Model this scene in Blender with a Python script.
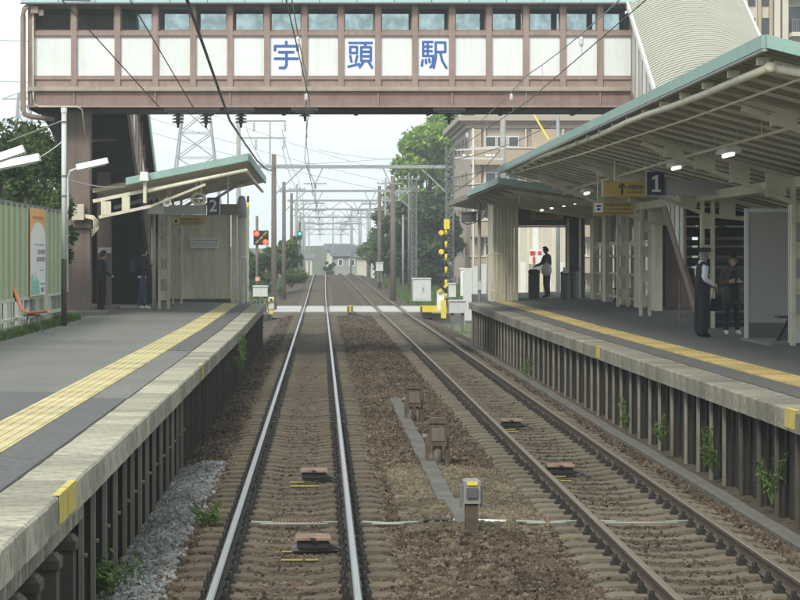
import bpy, math, random
import numpy as np
from mathutils import Vector, Matrix

# ------------------------------------------------------------------ camera, sky, sun, exposure
scene = bpy.context.scene
for o in list(bpy.data.objects):
    bpy.data.objects.remove(o)
COL = scene.collection
R = math.radians
EYE = 2.6                      # eye height above the rail top; metres, Y runs along the track
cam_d = bpy.data.cameras.new('camera')
cam = bpy.data.objects.new('camera', cam_d); COL.objects.link(cam)
cam.location = (0, 0, EYE); cam.rotation_euler = (R(90), 0, 0)
cam_d.sensor_width = 36.0; cam_d.lens = 36.0 * 2450 / 800
cam_d.shift_x = 79 / 800; cam_d.shift_y = -44 / 800
cam_d.clip_start = 0.5; cam_d.clip_end = 6000
scene.camera = cam

SUN_EL, SUN_ROT = R(41), R(203)
world = bpy.data.worlds.new('World'); scene.world = world; world.use_nodes = True
wn, wl = world.node_tree.nodes, world.node_tree.links
wn.clear()
sky = wn.new('ShaderNodeTexSky'); sky.sky_type = 'NISHITA'; sky.sun_disc = False
sky.sun_elevation = SUN_EL; sky.sun_rotation = SUN_ROT
sky.air_density = 1.0; sky.dust_density = 1.0; sky.ozone_density = 1.0; sky.altitude = 20
hsv = wn.new('ShaderNodeHueSaturation'); hsv.inputs['Saturation'].default_value = 0.2
# thin even overcast over the clear sky
cn_ = wn.new('ShaderNodeTexNoise'); cn_.inputs['Scale'].default_value = 2.2; cn_.inputs['Detail'].default_value = 5
cm = wn.new('ShaderNodeMapRange'); cm.inputs[1].default_value = 0.3; cm.inputs[2].default_value = 0.7
cm.inputs[3].default_value = 0.95; cm.inputs[4].default_value = 1.05
cc_ = wn.new('ShaderNodeVectorMath'); cc_.operation = 'SCALE'; cc_.inputs[0].default_value = (5.25, 5.9, 6.1)
mxs = wn.new('ShaderNodeMix'); mxs.data_type = 'RGBA'; mxs.inputs['Factor'].default_value = 0.75
bg = wn.new('ShaderNodeBackground'); bg.inputs['Strength'].default_value = 0.145
wo = wn.new('ShaderNodeOutputWorld')
wl.new(sky.outputs[0], hsv.inputs['Color']); wl.new(hsv.outputs[0], mxs.inputs[6])
wl.new(cn_.outputs['Fac'], cm.inputs[0]); wl.new(cm.outputs[0], cc_.inputs['Scale']); wl.new(cc_.outputs[0], mxs.inputs[7])
wl.new(mxs.outputs[2], bg.inputs['Color'])
wl.new(bg.outputs[0], wo.inputs['Surface'])

sun_d = bpy.data.lights.new('sun', 'SUN'); sun_d.energy = 1.85; sun_d.angle = R(14)
sun_d.color = (1.0, 0.93, 0.80)
sun = bpy.data.objects.new('sun', sun_d); COL.objects.link(sun)
sdir = Vector((math.cos(SUN_EL) * math.sin(SUN_ROT), math.cos(SUN_EL) * math.cos(SUN_ROT), math.sin(SUN_EL)))
sun.rotation_euler = sdir.to_track_quat('Z', 'Y').to_euler()
sun.location = sdir * 50 + Vector((0, 60, 0))

vs = scene.view_settings
vs.view_transform = 'Standard'; vs.look = 'None'; vs.exposure = 0.6; vs.gamma = 1.0
vs.use_curve_mapping = False

rng = random.Random(7)
nprng = np.random.default_rng(11)
F = 2450.0
def PX(px, Y): return (px - 321) * Y / F
def PZ(py, Y): return EYE + (256 - py) * Y / F

# ------------------------------------------------------------------ materials
MATS = {}
def mat(name, col, rough=0.75, var=0.25, scale=3.0, dirt=None, dirt_amt=0.0, dirt_scale=1.5, streak=False,
        bump=0.0, bump_scale=40.0, metal=0.0, objvar=0.0, spec=0.4, world=False, emit=None, emit_s=0.0, coat=0.0):
    if name in MATS: return MATS[name]
    m = bpy.data.materials.new(name); m.use_nodes = True
    n, l = m.node_tree.nodes, m.node_tree.links
    p = n['Principled BSDF']
    p.inputs['Roughness'].default_value = rough; p.inputs['Metallic'].default_value = metal
    p.inputs['Specular IOR Level'].default_value = spec
    if coat: p.inputs['Coat Weight'].default_value = coat
    if world:
        tc = n.new('ShaderNodeNewGeometry'); co = tc.outputs['Position']
    else:
        tc = n.new('ShaderNodeTexCoord'); co = tc.outputs['Object']
    nz = n.new('ShaderNodeTexNoise'); nz.inputs['Scale'].default_value = scale; nz.inputs['Detail'].default_value = 6
    nz.inputs['Roughness'].default_value = 0.65
    l.new(co, nz.inputs['Vector'])
    mr = n.new('ShaderNodeMapRange'); mr.inputs[1].default_value = 0.3; mr.inputs[2].default_value = 0.7
    mr.inputs[3].default_value = 1 - var; mr.inputs[4].default_value = 1 + var
    l.new(nz.outputs['Fac'], mr.inputs[0])
    val = mr.outputs[0]
    if objvar:
        oi = n.new('ShaderNodeObjectInfo')
        m2 = n.new('ShaderNodeMapRange'); m2.inputs[3].default_value = 1 - objvar; m2.inputs[4].default_value = 1 + objvar
        l.new(oi.outputs['Random'], m2.inputs[0])
        mm = n.new('ShaderNodeMath'); mm.operation = 'MULTIPLY'
        l.new(val, mm.inputs[0]); l.new(m2.outputs[0], mm.inputs[1]); val = mm.outputs[0]
    vm = n.new('ShaderNodeVectorMath'); vm.operation = 'SCALE'; vm.inputs[0].default_value = col[:3]
    l.new(val, vm.inputs['Scale'])
    out = vm.outputs[0]
    if dirt is not None:
        d = n.new('ShaderNodeTexNoise'); d.inputs['Scale'].default_value = dirt_scale; d.inputs['Detail'].default_value = 5
        d.inputs['Roughness'].default_value = 0.7
        if streak:
            mp = n.new('ShaderNodeMapping'); mp.inputs['Scale'].default_value = (6, 6, 0.5)
            l.new(co, mp.inputs['Vector']); l.new(mp.outputs[0], d.inputs['Vector'])
        else:
            l.new(co, d.inputs['Vector'])
        dr = n.new('ShaderNodeMapRange'); dr.inputs[1].default_value = 0.48; dr.inputs[2].default_value = 0.72
        dr.inputs[4].default_value = dirt_amt
        l.new(d.outputs['Fac'], dr.inputs[0])
        mx = n.new('ShaderNodeMix'); mx.data_type = 'RGBA'
        l.new(dr.outputs[0], mx.inputs['Factor']); l.new(out, mx.inputs[6]); mx.inputs[7].default_value = (*dirt[:3], 1)
        out = mx.outputs[2]
    l.new(out, p.inputs['Base Color'])
    if bump:
        b = n.new('ShaderNodeTexNoise'); b.inputs['Scale'].default_value = bump_scale; b.inputs['Detail'].default_value = 4
        l.new(co, b.inputs['Vector'])
        bp = n.new('ShaderNodeBump'); bp.inputs['Strength'].default_value = bump; bp.inputs['Distance'].default_value = 0.02
        l.new(b.outputs['Fac'], bp.inputs['Height']); l.new(bp.outputs[0], p.inputs['Normal'])
    if emit:
        p.inputs['Emission Color'].default_value = (*emit, 1); p.inputs['Emission Strength'].default_value = emit_s
    MATS[name] = m
    return m

def leaf_mat(name, c1, c2, scale=0.7):
    m = bpy.data.materials.new(name); m.use_nodes = True
    n, l = m.node_tree.nodes, m.node_tree.links
    p = n['Principled BSDF']; p.inputs['Roughness'].default_value = 0.6; p.inputs['Specular IOR Level'].default_value = 0.25
    g = n.new('ShaderNodeNewGeometry')
    nz = n.new('ShaderNodeTexNoise'); nz.inputs['Scale'].default_value = scale; nz.inputs['Detail'].default_value = 5
    l.new(g.outputs['Position'], nz.inputs['Vector'])
    mr = n.new('ShaderNodeMapRange'); mr.inputs[1].default_value = 0.35; mr.inputs[2].default_value = 0.65
    l.new(nz.outputs['Fac'], mr.inputs[0])
    mx = n.new('ShaderNodeMix'); mx.data_type = 'RGBA'
    mx.inputs[6].default_value = (*c1, 1); mx.inputs[7].default_value = (*c2, 1)
    l.new(mr.outputs[0], mx.inputs['Factor'])
    rv = n.new('ShaderNodeMapRange'); rv.inputs[3].default_value = 0.7; rv.inputs[4].default_value = 1.35
    l.new(g.outputs['Random Per Island'], rv.inputs[0])
    sc = n.new('ShaderNodeVectorMath'); sc.operation = 'SCALE'
    l.new(mx.outputs[2], sc.inputs[0]); l.new(rv.outputs[0], sc.inputs['Scale'])
    l.new(sc.outputs[0], p.inputs['Base Color'])
    tr = n.new('ShaderNodeBsdfTranslucent'); l.new(sc.outputs[0], tr.inputs['Color'])
    ms = n.new('ShaderNodeMixShader'); ms.inputs[0].default_value = 0.3
    l.new(p.outputs[0], ms.inputs[1]); l.new(tr.outputs[0], ms.inputs[2])
    l.new(ms.outputs[0], n['Material Output'].inputs['Surface'])
    return m

def glass_mat(name, tint=(0.8, 0.88, 0.88), transp=0.6, rough=0.05, diff=(0.25, 0.28, 0.28), mottled=0.0):
    m = bpy.data.materials.new(name); m.use_nodes = True
    n, l = m.node_tree.nodes, m.node_tree.links
    p = n['Principled BSDF']; p.inputs['Base Color'].default_value = (*diff, 1); p.inputs['Roughness'].default_value = rough
    t = n.new('ShaderNodeBsdfTransparent'); t.inputs['Color'].default_value = (*tint, 1)
    ms = n.new('ShaderNodeMixShader'); ms.inputs[0].default_value = transp
    if mottled:
        tc = n.new('ShaderNodeTexCoord'); nz = n.new('ShaderNodeTexNoise'); nz.inputs['Scale'].default_value = 3.2
        l.new(tc.outputs['Object'], nz.inputs['Vector'])
        mr = n.new('ShaderNodeMapRange'); mr.inputs[1].default_value = 0.35; mr.inputs[2].default_value = 0.65
        mr.inputs[3].default_value = transp - mottled; mr.inputs[4].default_value = min(1, transp + mottled)
        l.new(nz.outputs['Fac'], mr.inputs[0]); l.new(mr.outputs[0], ms.inputs[0])
    l.new(p.outputs[0], ms.inputs[1]); l.new(t.outputs[0], ms.inputs[2])
    l.new(ms.outputs[0], n['Material Output'].inputs['Surface'])
    return m

M = {}
M['ballast'] = mat('ballast_ground', (0.07, 0.052, 0.034), 0.95, 0.45, 9, (0.1, 0.078, 0.052), 0.5, 0.6, bump=0.8, bump_scale=30, world=True)
M['rail_side'] = mat('rail_rust', (0.028, 0.022, 0.019), 0.8, 0.3, 6, (0.09, 0.06, 0.04), 0.5, 3)
M['rail_top'] = mat('rail_polished', (0.40, 0.395, 0.385), 0.3, 0.06, 2, metal=1.0)
M['rail_side_tan'] = mat('rail_rust_tan', (0.085, 0.062, 0.044), 0.8, 0.3, 6, (0.13, 0.09, 0.06), 0.5, 3)
M['rail_top_tan'] = mat('rail_worn_brown', (0.2, 0.15, 0.105), 0.5, 0.15, 4, metal=0.5)
M['sleeper'] = mat('sleeper_concrete', (0.14, 0.122, 0.088), 0.9, 0.3, 6, (0.07, 0.052, 0.033), 0.9, 3, bump=0.3, objvar=0.16)
M['sleeper_brown'] = mat('sleeper_concrete_brown', (0.108, 0.088, 0.06), 0.9, 0.3, 6, (0.06, 0.044, 0.028), 0.9, 3, bump=0.3, objvar=0.2)
M['clip'] = mat('rail_clip_iron', (0.022, 0.02, 0.019), 0.6, 0.2, 20)
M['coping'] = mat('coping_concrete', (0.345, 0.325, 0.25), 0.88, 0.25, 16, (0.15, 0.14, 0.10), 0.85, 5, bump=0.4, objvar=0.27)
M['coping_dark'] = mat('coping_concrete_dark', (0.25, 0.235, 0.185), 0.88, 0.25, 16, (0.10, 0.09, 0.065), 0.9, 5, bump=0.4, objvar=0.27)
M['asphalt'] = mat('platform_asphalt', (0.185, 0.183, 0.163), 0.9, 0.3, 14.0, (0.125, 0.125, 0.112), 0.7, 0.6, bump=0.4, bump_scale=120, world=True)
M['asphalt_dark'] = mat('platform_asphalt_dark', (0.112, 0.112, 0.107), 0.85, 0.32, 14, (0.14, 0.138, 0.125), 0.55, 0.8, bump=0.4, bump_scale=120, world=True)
M['tactile'] = mat('tactile_yellow', (0.54, 0.465, 0.235), 0.8, 0.14, 3, (0.42, 0.39, 0.27), 0.85, 4, objvar=0.22)
M['tactile_r'] = mat('tactile_yellow_ochre', (0.50, 0.385, 0.15), 0.8, 0.12, 3, (0.33, 0.27, 0.14), 0.8, 4, objvar=0.2)
M['yellow'] = mat('yellow_paint', (0.72, 0.55, 0.04), 0.6, 0.12, 6, (0.5, 0.42, 0.2), 0.4, 6)
M['yellow_faded'] = mat('faded_yellow_paint', (0.55, 0.44, 0.09), 0.7, 0.18, 8, (0.36, 0.31, 0.18), 0.7, 5)
M['yellow_worn'] = mat('worn_yellow_paint', (0.42, 0.33, 0.07), 0.8, 0.3, 9, (0.2, 0.17, 0.11), 0.8, 9)
M['black'] = mat('black_paint', (0.02, 0.02, 0.022), 0.55, 0.15, 6)
M['wall_dark'] = mat('wall_board', (0.022, 0.02, 0.017), 0.9, 0.3, 2, (0.06, 0.05, 0.04), 0.6, 1.5, streak=True, bump=0.3, objvar=0.2)
M['post_pale'] = mat('wall_post_steel', (0.2, 0.187, 0.15), 0.75, 0.25, 3, (0.13, 0.09, 0.06), 0.7, 2, streak=True, objvar=0.15)
M['post_dark'] = mat('wall_post_weathered', (0.075, 0.066, 0.053), 0.85, 0.25, 3, (0.06, 0.05, 0.04), 0.7, 2, streak=True, objvar=0.2)
M['kerb'] = mat('drain_concrete', (0.12, 0.115, 0.10), 0.9, 0.25, 3, (0.08, 0.075, 0.06), 0.6, 1.2, bump=0.3)
M['mauve'] = mat('mauve_paint', (0.305, 0.228, 0.20), 0.65, 0.12, 2.0, (0.19, 0.12, 0.085), 0.6, 1.4, streak=True)
M['mauve_dark'] = mat('mauve_paint_grimy', (0.25, 0.178, 0.152), 0.7, 0.14, 2.0, (0.14, 0.095, 0.07), 0.5, 1.2, streak=True)
M['column_brown'] = mat('column_brown', (0.165, 0.128, 0.112), 0.75, 0.14, 2.0, (0.09, 0.065, 0.05), 0.6, 1.2, streak=True)
M['panel'] = mat('white_panel', (0.73, 0.77, 0.76), 0.6, 0.04, 1.5, (0.56, 0.56, 0.50), 0.4, 1.3, streak=True, objvar=0.03)
M['panel_blue'] = mat('sign_panel_white', (0.78, 0.82, 0.84), 0.5, 0.02, 1.5)
M['blue'] = mat('blue_lettering', (0.05, 0.13, 0.38), 0.5, 0.05, 5)
M['roof_green'] = mat('green_roof_edge', (0.26, 0.40, 0.36), 0.55, 0.08, 2.5, (0.2, 0.3, 0.26), 0.4, 1.4, streak=True, objvar=0.05)
M['roof_pale'] = mat('pale_green_eave', (0.40, 0.54, 0.54), 0.5, 0.06, 2.5, objvar=0.06)
M['cream'] = mat('cream_paint', (0.69, 0.65, 0.51), 0.6, 0.07, 2.5, (0.36, 0.31, 0.23), 0.5, 1.6, streak=True)
M['cream_grey'] = mat('cream_steel_grimy', (0.56, 0.53, 0.41), 0.65, 0.1, 2.5, (0.26, 0.23, 0.18), 0.5, 1.6)
M['joist'] = mat('joist_tan', (0.62, 0.59, 0.47), 0.6, 0.08, 2, (0.3, 0.27, 0.2), 0.5, 1.2)
M['arm_tan'] = mat('arm_tan', (0.52, 0.49, 0.385), 0.65, 0.1, 2.5, (0.2, 0.18, 0.13), 0.5, 1.6)
M['deck'] = mat('canopy_deck', (0.27, 0.26, 0.21), 0.65, 0.12, 1.5, (0.2, 0.18, 0.14), 0.6, 1.2)
M['white'] = mat('white_paint', (0.78, 0.79, 0.78), 0.5, 0.04, 4, (0.6, 0.58, 0.52), 0.3, 3)
M['grey'] = mat('grey_paint', (0.34, 0.35, 0.34), 0.55, 0.06, 3)
M['grey_mid'] = mat('weathered_grey_paint', (0.24, 0.24, 0.22), 0.65, 0.15, 6, (0.13, 0.115, 0.09), 0.6, 6)
M['grey_light'] = mat('light_grey_paint', (0.55, 0.57, 0.57), 0.55, 0.06, 3, (0.4, 0.38, 0.34), 0.4, 2, streak=True)
M['grey_dark'] = mat('dark_grey_paint', (0.09, 0.095, 0.095), 0.6, 0.1, 3)
M['navy'] = mat('navy_sign', (0.012, 0.026, 0.055), 0.4, 0.03, 3)
M['brown_sign'] = mat('brown_sign', (0.10, 0.075, 0.05), 0.5, 0.06, 3)
M['ochre_sign'] = mat('ochre_sign', (0.40, 0.27, 0.05), 0.45, 0.05, 3)
M['green_fence'] = mat('green_fence_sheet', (0.40, 0.47, 0.25), 0.65, 0.08, 2, (0.27, 0.24, 0.13), 0.55, 1.0, streak=True, objvar=0.05)
M['green_pale'] = mat('pale_green_batten', (0.50, 0.56, 0.45), 0.65, 0.06, 2)
M['frame_grey'] = mat('weathered_frame', (0.30, 0.32, 0.28), 0.8, 0.15, 3, (0.25, 0.24, 0.2), 0.5, 3)
M['orange'] = mat('orange_seat', (0.88, 0.25, 0.10), 0.4, 0.04, 3)
M['concrete'] = mat('pole_concrete', (0.34, 0.33, 0.31), 0.85, 0.12, 3, (0.2, 0.19, 0.17), 0.5, 1.2, streak=True)
M['concrete_base'] = mat('footing_concrete', (0.19, 0.178, 0.15), 0.9, 0.2, 4, (0.15, 0.14, 0.12), 0.5, 2)
M['steel'] = mat('galvanised_steel', (0.30, 0.32, 0.33), 0.55, 0.1, 4, metal=0.2)
M['steel_dark'] = mat('weathered_steel', (0.15, 0.15, 0.15), 0.65, 0.15, 4)
M['rust_box'] = mat('rusty_brown_box', (0.085, 0.062, 0.042), 0.85, 0.3, 8, (0.17, 0.145, 0.11), 0.6, 9)
M['mast_brown'] = mat('mast_brown', (0.155, 0.135, 0.115), 0.8, 0.15, 3, (0.09, 0.075, 0.06), 0.5, 2, streak=True)
M['wire'] = mat('wire_dark', (0.055, 0.055, 0.058), 0.6, 0.05, 3)
M['insul'] = mat('insulator_black', (0.025, 0.024, 0.024), 0.5, 0.1, 8)
M['stair_dark'] = mat('stair_steel', (0.035, 0.032, 0.03), 0.75, 0.15, 3)
M['glass'] = glass_mat('window_glass', tint=(.96, .98, .98), transp=0.9, diff=(0.06, 0.075, 0.075))
M['glass_frost'] = glass_mat('frosted_back_glass', transp=0.8, rough=0.4, diff=(0.6, 0.64, 0.65), mottled=0.12)
M['glass_dark'] = mat('dark_window', (0.035, 0.045, 0.05), 0.12, 0.1, 2, spec=0.6)
M['acrylic'] = glass_mat('grey_acrylic', tint=(0.6, 0.6, 0.58), transp=0.28, rough=0.3, diff=(0.4, 0.4, 0.375))
M['tile_beige'] = mat('beige_tile', (0.43, 0.345, 0.25), 0.8, 0.08, 1.2, (0.38, 0.29, 0.21), 0.4, 0.6)
M['tile_pink'] = mat('pinkish_tile', (0.41, 0.34, 0.28), 0.8, 0.06, 1.2, (0.34, 0.28, 0.23), 0.4, 0.6)
M['stucco'] = mat('pale_stucco', (0.58, 0.54, 0.46), 0.85, 0.06, 1.2)
M['roof_tile'] = mat('dark_roof_tile', (0.13, 0.135, 0.15), 0.7, 0.15, 2)
M['wood_dark'] = mat('dark_brown_wall', (0.07, 0.055, 0.045), 0.8, 0.2, 2)
M['trunk'] = mat('bark', (0.10, 0.08, 0.06), 0.9, 0.3, 4, bump=0.5)
M['grass_ground'] = mat('grass_ground', (0.10, 0.12, 0.05), 0.95, 0.35, 0.5, (0.16, 0.13, 0.09), 0.7, 0.2, world=True)
M['road'] = mat('road_asphalt', (0.13, 0.13, 0.13), 0.9, 0.15, 1.0, world=True)
M['crossing'] = mat('crossing_panel', (0.46, 0.46, 0.44), 0.8, 0.12, 2, (0.3, 0.29, 0.27), 0.5, 1.5, objvar=0.08)
M['rust_lid'] = mat('rusty_lid', (0.20, 0.125, 0.085), 0.75, 0.25, 8, (0.34, 0.27, 0.19), 0.7, 5)
M['stone'] = None
M['red_light'] = mat('red_lamp', (0.9, 0.05, 0.03), 0.4, 0.0, 1, emit=(1.0, 0.06, 0.03), emit_s=3.0)
M['green_light'] = mat('green_lamp', (0.05, 0.8, 0.4), 0.4, 0.0, 1, emit=(0.06, 1.0, 0.5), emit_s=1.5)
M['tube_light'] = mat('fluorescent_tube', (0.9, 0.9, 0.8), 0.4, 0.0, 1, emit=(1.0, 0.93, 0.70), emit_s=1.6)
M['mirror'] = mat('mirror_glass', (0.55, 0.58, 0.58), 0.15, 0.0, 1, metal=1.0)
M['leaf_dark'] = leaf_mat('leaf_dark', (0.045, 0.085, 0.024), (0.10, 0.16, 0.045), 1.2)
M['leaf_mid'] = leaf_mat('leaf_mid', (0.055, 0.11, 0.022), (0.12, 0.19, 0.045), 0.6)
M['leaf_light'] = leaf_mat('leaf_light', (0.15, 0.27, 0.04), (0.30, 0.44, 0.08), 0.5)
M['leaf_evergreen'] = leaf_mat('leaf_evergreen', (0.04, 0.072, 0.025), (0.10, 0.145, 0.055), 0.4)
M['leaf_olive'] = leaf_mat('leaf_olive', (0.08, 0.11, 0.04), (0.15, 0.18, 0.06), 0.6)
M['skin'] = mat('skin', (0.50, 0.31, 0.22), 0.55, 0.05, 8)
M['hair'] = mat('black_hair', (0.014, 0.012, 0.012), 0.45, 0.1, 30)
M['hair_grey'] = mat('grey_hair', (0.2, 0.2, 0.2), 0.5, 0.2, 30)
M['cloth_black'] = mat('black_cloth', (0.013, 0.015, 0.02), 0.85, 0.2, 12)
M['cloth_shirt'] = mat('white_shirt', (0.72, 0.76, 0.82), 0.8, 0.05, 10)
M['cloth_coat'] = mat('grey_coat', (0.065, 0.06, 0.055), 0.9, 0.2, 12)
M['cloth_denim'] = mat('denim', (0.035, 0.055, 0.10), 0.85, 0.2, 12)
M['cloth_jacket'] = mat('dark_jacket', (0.02, 0.024, 0.032), 0.85, 0.2, 12)
M['shoe_white'] = mat('white_shoe', (0.7, 0.7, 0.7), 0.6, 0.05, 10)
M['shoe_black'] = mat('black_shoe', (0.015, 0.014, 0.014), 0.4, 0.05, 10)

# ------------------------------------------------------------------ object helpers
class MB:
    def __init__(s): s.v = []; s.f = []; s.m = []
    def add(s, vs, fs, mi=0):
        b = len(s.v); s.v += [tuple(p) for p in vs]
        s.f += [tuple(i + b for i in f) for f in fs]; s.m += [mi] * len(fs); return s
    def box(s, x0, x1, y0, y1, z0, z1, mi=0, c=0.0):
        if x0 > x1: x0, x1 = x1, x0
        if y0 > y1: y0, y1 = y1, y0
        if z0 > z1: z0, z1 = z1, z0
        if c:
            vs = [(x0, y0, z0), (x1, y0, z0), (x1, y1, z0), (x0, y1, z0),
                  (x0, y0, z1 - c), (x1, y0, z1 - c), (x1, y1, z1 - c), (x0, y1, z1 - c),
                  (x0 + c, y0 + c, z1), (x1 - c, y0 + c, z1), (x1 - c, y1 - c, z1), (x0 + c, y1 - c, z1)]
            fs = [(3, 2, 1, 0), (0, 1, 5, 4), (1, 2, 6, 5), (2, 3, 7, 6), (3, 0, 4, 7),
                  (4, 5, 9, 8), (5, 6, 10, 9), (6, 7, 11, 10), (7, 4, 8, 11), (8, 9, 10, 11)]
            return s.add(vs, fs, mi)
        vs = [(x0, y0, z0), (x1, y0, z0), (x1, y1, z0), (x0, y1, z0), (x0, y0, z1), (x1, y0, z1), (x1, y1, z1), (x0, y1, z1)]
        return s.add(vs, [(3, 2, 1, 0), (4, 5, 6, 7), (0, 1, 5, 4), (1, 2, 6, 5), (2, 3, 7, 6), (3, 0, 4, 7)], mi)
    def bar(s, p0, p1, w, h, mi=0, up=(0, 0, 1)):
        p0, p1 = Vector(p0), Vector(p1); d = (p1 - p0).normalized(); u = Vector(up)
        if abs(d.dot(u)) > 0.98: u = Vector((0, 1, 0))
        a = d.cross(u).normalized(); b = a.cross(d).normalized()
        vs = []
        for p in (p0, p1):
            for i, j in ((-1, -1), (1, -1), (1, 1), (-1, 1)):
                vs.append(p + a * (i * w / 2) + b * (j * h / 2))
        return s.add(vs, [(0, 1, 2, 3), (7, 6, 5, 4), (0, 4, 5, 1), (1, 5, 6, 2), (2, 6, 7, 3), (3, 7, 4, 0)], mi)
    def tube(s, pts, r, n=8, mi=0, r1=None, caps=True):
        pts = [Vector(p) for p in pts]; k = len(pts); b = len(s.v); prev = None
        for i, p in enumerate(pts):
            d = (pts[min(i + 1, k - 1)] - pts[max(i - 1, 0)]).normalized()
            u = Vector((0, 0, 1)) if abs(d.z) < 0.95 else Vector((0, 1, 0))
            a = d.cross(u).normalized(); c = a.cross(d).normalized()
            rr = r if r1 is None else r + (r1 - r) * i / (k - 1)
            for j in range(n):
                t = 2 * math.pi * j / n
                s.v.append(tuple(p + a * (math.cos(t) * rr) + c * (math.sin(t) * rr)))
        for i in range(k - 1):
            for j in range(n):
                q = b + i * n; j2 = (j + 1) % n
                s.f.append((q + j, q + j2, q + n + j2, q + n + j)); s.m.append(mi)
        if caps:
            s.f.append(tuple(b + j for j in range(n))[::-1]); s.m.append(mi)
            s.f.append(tuple(b + (k - 1) * n + j for j in range(n))); s.m.append(mi)
        return s
    def lathe(s, prof, c, n=16, mi=0, axis='z', sx=1, sy=1):
        b = len(s.v); c = Vector(c)
        for r, z in prof:
            for j in range(n):
                t = 2 * math.pi * j / n; x, y = math.cos(t) * r * sx, math.sin(t) * r * sy
                q = (x, y, z) if axis == 'z' else ((z, x, y) if axis == 'x' else (x, z, y))
                s.v.append(tuple(c + Vector(q)))
        for i in range(len(prof) - 1):
            for j in range(n):
                j2 = (j + 1) % n; q = b + i * n
                s.f.append((q + j, q + j2, q + n + j2, q + n + j)); s.m.append(mi)
        return s
    def prism(s, poly, axis, a, bb, mi=0):
        n = len(poly); vs = []
        for t in (a, bb):
            for (p, q) in poly:
                vs.append({'x': (t, p, q), 'y': (p, t, q), 'z': (p, q, t)}[axis])
        fs = [tuple(range(n))[::-1], tuple(range(n, 2 * n))]
        fs += [(i, (i + 1) % n, n + (i + 1) % n, n + i) for i in range(n)]
        return s.add(vs, fs, mi)
    def quad(s, a, b, c, d, mi=0): return s.add([a, b, c, d], [(0, 1, 2, 3)], mi)
    def build(s, name, mats, parent=None, local=False, smooth=False, recenter=None):
        me = bpy.data.meshes.new(name)
        vs = np.array(s.v, dtype=float).reshape(-1, 3)
        off = np.zeros(3)
        if parent is not None and not local: off = np.array(wloc(parent))
        elif parent is None and not local:
            off = np.array([(vs[:, 0].min() + vs[:, 0].max()) / 2, (vs[:, 1].min() + vs[:, 1].max()) / 2, vs[:, 2].min()])
        me.from_pydata((vs - off).tolist(), [], s.f)
        if not isinstance(mats, (list, tuple)): mats = [mats]
        for m in mats: me.materials.append(m)
        if len(mats) > 1: me.polygons.foreach_set('material_index', s.m)
        if smooth: me.polygons.foreach_set('use_smooth', [True] * len(s.f))
        me.update()
        o = bpy.data.objects.new(name, me); COL.objects.link(o)
        if parent is not None: o.parent = parent
        elif not local: o.location = off
        return o

def wloc(o):
    v = Vector((0, 0, 0))
    while o is not None: v = v + Vector(o.location); o = o.parent
    return v
def tag(o, label=None, cat=None, group=None, kind=None):
    if label: o['label'] = label
    if cat: o['category'] = cat
    if group: o['group'] = group
    if kind: o['kind'] = kind
    return o
def thing(name, label, cat, loc, group=None):
    o = bpy.data.objects.new(name, None); o.empty_display_size = 0.3; COL.objects.link(o); o.location = loc
    return tag(o, label, cat, group)
def copy_tree(o, loc=None, label=None, rz=None):
    c = o.copy(); COL.objects.link(c)
    if loc is not None: c.location = loc
    if label: c['label'] = label
    if rz is not None: c.rotation_euler.z = rz
    for ch in list(o.children):
        d = ch.copy(); COL.objects.link(d); d.parent = c
        for g in list(ch.children):
            e = g.copy(); COL.objects.link(e); e.parent = d
    return c
def inst(me, name, parent, loc, rz=0.0):
    o = bpy.data.objects.new(name, me); COL.objects.link(o); o.parent = parent
    o.location = Vector(loc) - wloc(parent); o.rotation_euler.z = rz
    return o
def mesh_of(mb, name, mats):
    me = bpy.data.meshes.new(name); me.from_pydata([tuple(p) for p in mb.v], [], mb.f)
    if not isinstance(mats, (list, tuple)): mats = [mats]
    for m in mats: me.materials.append(m)
    if len(mats) > 1: me.polygons.foreach_set('material_index', mb.m)
    me.update(); return me
def sstep(t): t = max(0.0, min(1.0, t)); return t * t * (3 - 2 * t)

# ------------------------------------------------------------------ track geometry
def tz(Y):
    z = 0.75 * sstep((Y - 125) / 125)
    if Y > 250: z -= 0.00016 * (Y - 250) ** 2
    return z
def tl(Y): return -0.281 + 0.16 * sstep((Y - 140) / 120)
def tr(Y): return 3.29 + 0.06 * sstep((Y - 20) / 60) - 0.62 * sstep((Y - 130) / 130)
G2 = 1.132 / 2

# ground sheet
gy = [-40, 0, 40, 80, 120, 150, 180, 210, 250, 290, 330, 380, 450, 600, 750]
gx = [-500, -200, -80, -30, -12, -7.0, -3.2, 0, 6.2, 10, 20, 60, 200, 500]
g = MB()
for Y in gy:
    for X in gx:
        z = tz(min(Y, 420)) - 0.55
        if X <= -30 or X >= 60: z -= 0.4
        g.v.append((X, Y, z))
nx = len(gx)
for i in range(len(gy) - 1):
    for j in range(nx - 1):
        a = i * nx + j; g.f.append((a, a + 1, a + nx + 1, a + nx)); g.m.append(0)
tag(g.build('ground', M['grass_ground'], local=True), kind='structure')

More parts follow.
